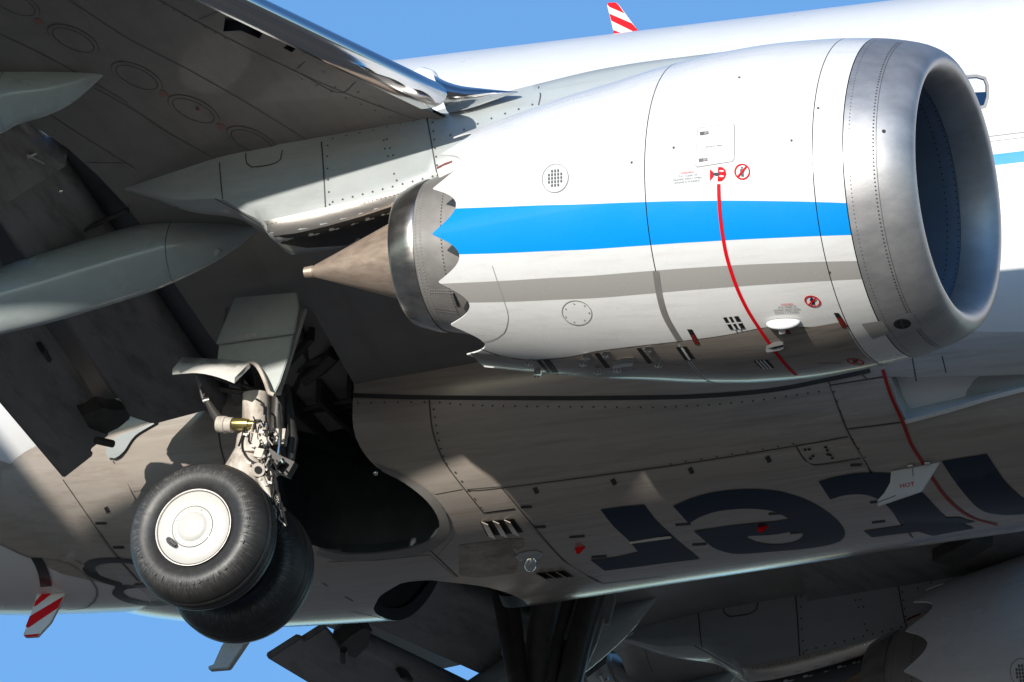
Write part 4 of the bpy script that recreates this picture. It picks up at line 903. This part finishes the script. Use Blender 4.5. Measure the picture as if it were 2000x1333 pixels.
# ================================================================ MAIN LANDING GEAR (starboard; mirrored for port)
HUB = at_Y(378, 1031, -3.5)
YA = HUB.y
GEAR = tube('main_landing_gear', [at_Y(500, 770, -2.98), at_Y(500, 830, -2.96), at_Y(497, 842, -2.96), at_Y(492, 880, -2.95), at_Y(486, 905, -2.95), at_Y(480, 922, -2.95), at_Y(470, 960, -2.95)], [.10, .105, .125, .125, .15, .165, .15], 'gear_white', AIR, 20, 'main landing gear leg with two wheels, hanging below the starboard wing')
CAXX, CAXZ = HUB.x, HUB.z
scuffed(CAXX, CAXZ)
def ylathe(name, prof, m, parent, y0, n=72, sharp=40):
    rows = [[Vector((CAXX + r * math.cos(2 * math.pi * j / n), y0 + y, CAXZ + r * math.sin(2 * math.pi * j / n))) for j in range(n)] for y, r in prof]
    return part(name, sharpen(fix_normals(grid_mesh(name, rows, True)), sharp), m, parent)
TY = [(.02, .275), (.012, .30), (.0, .315), (-.018, .345), (-.03, .385), (-.034, .42), (-.026, .455), (-.005, .49), (.03, .518), (.065, .538), (.10, .551), (.115, .554), (.118, .548), (.124, .548), (.127, .556), (.16, .562), (.178, .563), (.181, .556), (.188, .556), (.191, .563), (.23, .562), (.233, .555), (.240, .555), (.243, .561), (.275, .555), (.30, .545), (.335, .522), (.37, .49), (.39, .455), (.398, .42), (.393, .385), (.38, .345), (.36, .315), (.345, .30), (.33, .275)]
def wheel(y0, out):
    t = ylathe('tyre', TY, 'tyre_rubber', GEAR, y0, 120, 60)
    if out:
        ylathe('wheel_rim', [(.05, .27), (.0, .30), (-.008, .303), (-.008, .296), (.01, .285)], 'heat_shield', GEAR, y0)
        h = ylathe('wheel_cover', [(.0, .286), (-.006, .28), (-.016, .22), (-.020, .165), (-.020, .001)], 'hub_white', GEAR, y0, 96)
        ylathe('hub_cap', [(-.0205, .16), (-.024, .159), (-.025, .155), (-.026, .118), (-.032, .112), (-.042, .09), (-.048, .06), (-.051, .02), (-.0515, .001)], 'hub_white', h, y0, 64)
        ylathe('cap_seam', [(-.0215, .160), (-.0245, .1615), (-.0225, .164)], 'seam', h, y0, 64)
        geo = [(lambda c: ([c + Vector((.008 * math.cos(q), dy, .008 * math.sin(q))) for dy in (0, -.008) for q in np.linspace(0, 5.24, 6)], [(0, 1, 2, 3, 4, 5), (11, 10, 9, 8, 7, 6)] + [(i, (i + 1) % 6, 6 + (i + 1) % 6, 6 + i) for i in range(6)]))(Vector((CAXX + .142 * math.cos(a), y0 - .024, CAXZ + .142 * math.sin(a)))) for a in np.linspace(.3, 6.58, 9)[:-1]]
        part('cap_bolts', join_mesh('cap_bolts', geo), 'nozzle_metal', h)
        sp = Plane((0, y0 - .0195, 0), Vector((0, 1, 0)))
        decal('valve_slot', cat([(324, 1053), (328, 1049), (336, 1052), (347, 1062), (349, 1069), (344, 1072), (335, 1068), (326, 1060)], 4, True), sp, 'black', h, .002, 5)
        tube('valve_stem', [sp.hit(333, 1058)[0] + Vector((0, -.004, 0)), sp.hit(344, 1067)[0] + Vector((0, -.006, 0))], .012, 'nozzle_metal', h, 8)
        ty = Plane((0, y0 - .036, 0), Vector((0, 1, 0)))
        for txt, a0_, a1_, rr, hh in (('TUBELESS', -22, 34, .44, .052), ('RADIAL', 198, 240, .44, .05), ('AIRCRAFT', -100, -52, .45, .044)):
            for i, chv in enumerate(txt):
                if chv == ' ': continue
                a = R(a0_ + (a1_ - a0_) * i / (len(txt) - 1)); cu = bpy.data.curves.new('t', 'FONT'); cu.body = chv; cu.align_x = 'CENTER'; cu.align_y = 'CENTER'; cu.resolution_u = 1; cu.extrude = .06
                ob = bpy.data.objects.new('t', cu); COL.objects.link(ob); dg = bpy.context.evaluated_depsgraph_get(); me = ob.evaluated_get(dg).to_mesh()
                V = [v.co.copy() for v in me.vertices]; F = [tuple(p.vertices) for p in me.polygons]; ob.to_mesh_clear(); bpy.data.objects.remove(ob); bpy.data.curves.remove(cu)
                er = Vector((math.cos(a), 0, math.sin(a))); et = Vector((math.sin(a), 0, -math.cos(a))); c = Vector((CAXX, y0 - .033, CAXZ)) + er * rr
                part('tyre_letter', mesh('tyre_letter', [c + et * (v.x * hh * -1 if False else v.x * hh) + er * v.y * hh + Vector((0, -v.z * hh, 0)) for v in V], F, False), 'rubber', t)
    else:
        ylathe('wheel_rim', [(.05, .27), (.0, .30), (.06, .2), (.08, .05), (.08, .001)], 'gear_dark', GEAR, y0)
    ylathe('brake', [(.12, .25), (.40, .25), (.42, .20), (.42, .05)], 'gear_dark', GEAR, y0, 48)
wheel(YA, True); wheel(YA + .72, False)
tube('axle', [(CAXX, YA + .1, CAXZ), (CAXX, YA + 1.0, CAXZ)], .09, 'gear_white', GEAR, 16)
def gp(px, py, Y=-3.1): return at_Y(px, py, Y)
tube('oleo_piston', [gp(478, 930, -2.97), gp(462, 1000, -2.98), (CAXX, YA + .55, CAXZ)], .075, 'chrome', GEAR, 16)
tube('actuator_collar', [gp(426, 829), gp(441, 830), gp(442, 830), gp(455, 831)], [.062, .066, .058, .058], 'gear_white', GEAR, 16)
tube('actuator', [gp(455, 829), gp(457, 829), gp(478, 829), gp(486, 829), gp(487, 829), gp(500, 829)], [.03, .048, .046, .04, .03, .026], 'brass', GEAR, 16)
tube('actuator_nut', [gp(498, 828), gp(508, 828)], .035, 'gear_dark', GEAR, 8)
tube('walking_beam', [gp(404, 782), gp(418, 806), gp(434, 828)], [.022, .034, .042], 'gear_dark', GEAR, 12)
tube('beam_bearing', [gp(399, 785), gp(404, 783), gp(411, 782)], .03, 'nozzle_metal', GEAR, 10)
tube('door_rod', [gp(384, 735), gp(392, 765), gp(398, 786)], .010, 'nozzle_metal', GEAR, 8)
tube('door_rod_hook', [gp(389, 740), gp(393, 752), gp(390, 756)], .007, 'nozzle_metal', GEAR, 6); tube('door_rod_hook', [gp(396, 772), gp(399, 769), gp(398, 775)], .008, 'nozzle_metal', GEAR, 6)
tube('side_strut', [gp(545, 770, -2.9), gp(540, 850, -2.9), gp(548, 910, -2.9)], [.05, .06, .05], 'gear_dark', GEAR, 12)
tube('side_strut', [gp(556, 755, -2.8), gp(570, 860, -2.8), gp(560, 925, -2.8)], [.04, .05, .045], 'gear_dark', GEAR, 12)
tube('hydraulic_line', [gp(519, 795), gp(520, 820), gp(522, 845)], .010, 'chrome', GEAR, 8)
tube('hydraulic_line', [gp(544, 790, -3.0), gp(547, 830, -3.0), gp(545, 870, -3.0), gp(542, 890, -3.0)], .010, 'chrome', GEAR, 8)
for P in ([(478, 826), (477, 845), (473, 862), (474, 880), (484, 896), (498, 905), (508, 908)], [(489, 845), (486, 862), (502, 880), (514, 890)], [(507, 875), (520, 895), (527, 915), (525, 940), (535, 960)], [(530, 915), (540, 940), (543, 965), (552, 990), (556, 1010), (560, 1028)], [(520, 905), (533, 930), (530, 965), (544, 1000), (550, 1025)], [(512, 890), (535, 905), (545, 930)], [(500, 780), (515, 790), (516, 810)], [(466, 872), (474, 850), (476, 838)]):
    tube('brake_hose', [gp(x, y, -3.12) for x, y in cat(P, 8)], .0085, 'black', GEAR, 6)
for P in ([(541, 970), (545, 985)], [(548, 998), (551, 1012)], [(536, 925), (541, 930)], [(525, 893), (530, 898)]): tube('hose_fitting', [gp(*p, -3.13) for p in P], .014, 'chrome', GEAR, 8)
lug = tube('torque_link_lug', [gp(504, 918, -3.0), gp(504, 918, -3.17)], .052, 'gear_white', GEAR, 20)
tube('lug_bore', [gp(504, 918, -3.165), gp(504, 918, -3.178)], .028, 'black', lug, 16)
tube('torque_link', [gp(506, 924), gp(516, 948), gp(528, 975)], [.045, .032, .025], 'gear_white', GEAR, 10)
tube('torque_link', [gp(514, 920), gp(522, 940), gp(536, 962), gp(546, 985)], [.03, .02, .018, .022], 'gear_dark', GEAR, 10)
def blob(name, c, h, m, tilt=.2): return part(name, join_mesh(name, [box_geo(c, ((math.cos(tilt), 0, -math.sin(tilt)), (0, 1, 0), (math.sin(tilt), 0, math.cos(tilt))), h)]), m, GEAR)
blob('valve_block', gp(494, 866, -3.08), (.075, .03, .07), 'gear_white', .1)
blob('valve_block', gp(509, 888, -3.12), (.035, .04, .035), 'gear_white', .3)
blob('bracket', gp(514, 850, -3.1), (.03, .03, .09), 'gear_white', -.2); blob('bracket', gp(535, 895, -3.08), (.07, .02, .04), 'gear_dark', .7); blob('bracket', gp(555, 912, -2.95), (.08, .04, .06), 'gear_dark', .5)
blob('bracket', gp(548, 855, -2.95), (.045, .03, .06), 'gear_white', .1); blob('junction_box', gp(526, 905, -3.05), (.03, .04, .05), 'gear_dark', .5)
for i in range(26):
    x, y = 500 + random.random() * 50, 830 + random.random() * 170; x += (y - 830) * .1 - 6
    tube('fitting', [gp(x, y, -3.14), gp(x + random.uniform(-5, 5), y + random.uniform(3, 7), -3.14)], random.choice((.008, .011, .014)), random.choice(('chrome', 'gear_white', 'gear_dark', 'gear_dark')), GEAR, 6)
tube('bay_hydraulic_cylinder', [wp(655, 690, .1), wp(630, 715, .1), wp(590, 745, .02)], [.06, .06, .05], 'gear_dark', LEGBAY, 12)
# leg doors
gd = plate('gear_door', [(458, 581), (578, 571), (583, 598), (574, 651), (421, 672)], Plane(gp(575, 575, -3.22), Vector((0, -1, -.12))), .03, 'door_grey', GEAR, 'upper leg door, greenish grey')
gpl = Plane(gp(575, 575, -3.224), Vector((0, -1, -.12)))
pc = decal('placard', [(480, 654), (500, 651), (500, 659), (479, 662)], gpl, 'placard_white', gd, .002, 0)
text('DO NOT STEP', 490, 655.5, 3, -.1, gpl, 'text_grey', pc, off=.004, wscale=.7); text('NO HANDHOLD', 490, 658.8, 3, -.1, gpl, 'text_grey', pc, off=.004, wscale=.7)
plate('gear_door', [(428, 668), (574, 646), (562, 700), (546, 748), (536, 768), (526, 766), (517, 745), (508, 724), (497, 709), (486, 704), (470, 712), (424, 702)], Plane(gp(575, 575, -3.17), Vector((0, -1, -.10))), .03, 'door_grey', GEAR, 'lower leg door with an arched cut-out')
# curved outer flange of the lower door
top = cat([(354, 698), (400, 699), (445, 702), (488, 706)], 12); bot = cat([(336, 720), (385, 717), (425, 725), (457, 737)], 12); rows = []
for k in range(2):
    for i, (a, b) in enumerate(zip(top, [bot[min(len(bot) - 1, round(i * (len(bot) - 1) / (len(top) - 1)))] for i in range(len(top))])):
        pass
n = 16
def flange(dz):
    rr = []
    for i in range(n):
        u = i / (n - 1); a = top[round(u * (len(top) - 1))]; b = bot[round(u * (len(bot) - 1))]
        rr.append([gp(a[0] + (b[0] - a[0]) * q, a[1] + (b[1] - a[1]) * q, -3.20 - .16 * q - .05 * math.sin(q * 3)) + Vector((0, .012, dz)) for q in np.linspace(0, 1, 6)])
    return rr
A, B = flange(0), flange(-.045)
part('door_flange', solid_rows('door_flange', [a + b[::-1] for a, b in zip(A, B)]), 'hub_white', GEAR)
tube('arch_rim', [gp(x, y, -3.19) for x, y in cat([(458, 740), (470, 722), (485, 708), (498, 711), (508, 724), (518, 746), (526, 768), (536, 772)], 6)], .016, 'gear_white', GEAR, 8)
for P in ([(420, 735), (520, 770)], [(430, 760), (525, 775)], [(470, 725), (475, 775)], [(500, 730), (505, 775)]): tube('door_rib', [gp(*p, -2.95) for p in P], .022, 'gear_dark', GEAR, 6)
0 and plate('door_inner', [(425, 725), (470, 712), (500, 715), (524, 765), (520, 780), (440, 790)], Plane(gp(500, 740, -2.85), Vector((0, -1, 0))), .03, 'gear_dark', GEAR)
tube('door_post', [gp(592, 604, -3.0), gp(575, 660, -3.0), (gp(540, 770, -3.0))], .035, 'gear_white', GEAR, 8)
# teardrop seal plate behind the leg
decal('seal_plate', cat([(310, 826), (268, 852), (246, 882), (228, 895), (214, 893), (211, 880), (216, 866), (238, 852)], 8, True), SBODY, 'pylon_grey', BELLY, .035, 10, wall=.035)

for i in range(34):
    y = 800 + random.random() * 215; x = 503 + (y - 800) * .16 + random.uniform(-16, 16)
    P = [gp(x, y, -3.12), gp(x + random.uniform(-6, 6), y + random.uniform(8, 16), -3.14), gp(x + random.uniform(-8, 10), y + random.uniform(20, 34), -3.12)]
    tube(random.choice(('brake_hose', 'wiring', 'hydraulic_line')), P, random.choice((.005, .006, .008)), random.choice(('black', 'black', 'gear_dark', 'chrome', 'gear_white')), GEAR, 5)
for x, y in ((480, 850), (494, 872), (508, 896), (519, 918), (528, 944), (487, 905), (512, 845)): blob('hose_clamp', gp(x, y, -3.13), (.018, .012, .008), 'nozzle_metal', .4)
for o in list(AIR.children):                       # thing > part > sub-part, nothing deeper
    for c in list(o.children):
        for gcd in list(c.children): gcd.parent = o
# ================================================================ PORT SIDE: copies of the same parts
e2 = copy_tree(ENG, AIR, loc=ENG.location + Vector((0, 9.66, 0))); e2.matrix_basis = Matrix.Translation((0, 9.66, 0)) @ Matrix.Translation(EO) @ Matrix.Rotation(R(17), 4, EA) @ Matrix.Translation(-EO); e2['label'] = 'port jet engine in shade below the belly'
p2 = copy_tree(PYL, AIR, loc=(0, 9.66, 0)); p2['label'] = 'pylon carrying the port engine'
w2 = copy_tree(WING, AIR, scale=(1, -1, 1)); w2['label'] = 'port wing seen past the belly'
g2 = copy_tree(GEAR, AIR, scale=(1, -1, 1))
for P, r in (([(968, 1120), (985, 1190), (1012, 1345)], .075), ([(992, 1115), (1000, 1180), (1020, 1345)], .06), ([(1118, 1150), (1090, 1250), (1078, 1345)], .05), ([(1160, 1150), (1130, 1260), (1110, 1345)], .10)): tube('drag_strut', [Vector((q.x, -q.y, q.z)) for q in (at_Y(*p, 2.75) for p in P)], r, 'gear_dark', g2, 12)
tube('leg_fairing', [Vector((q.x, -q.y, q.z)) for q in (at_Y(1078, 1150, 2.95), at_Y(1062, 1240, 2.95), at_Y(1052, 1345, 2.95))], [.13, .135, .13], 'gear_grey', g2, 20)
g2['label'] = 'main landing gear leg hanging below the port wing'
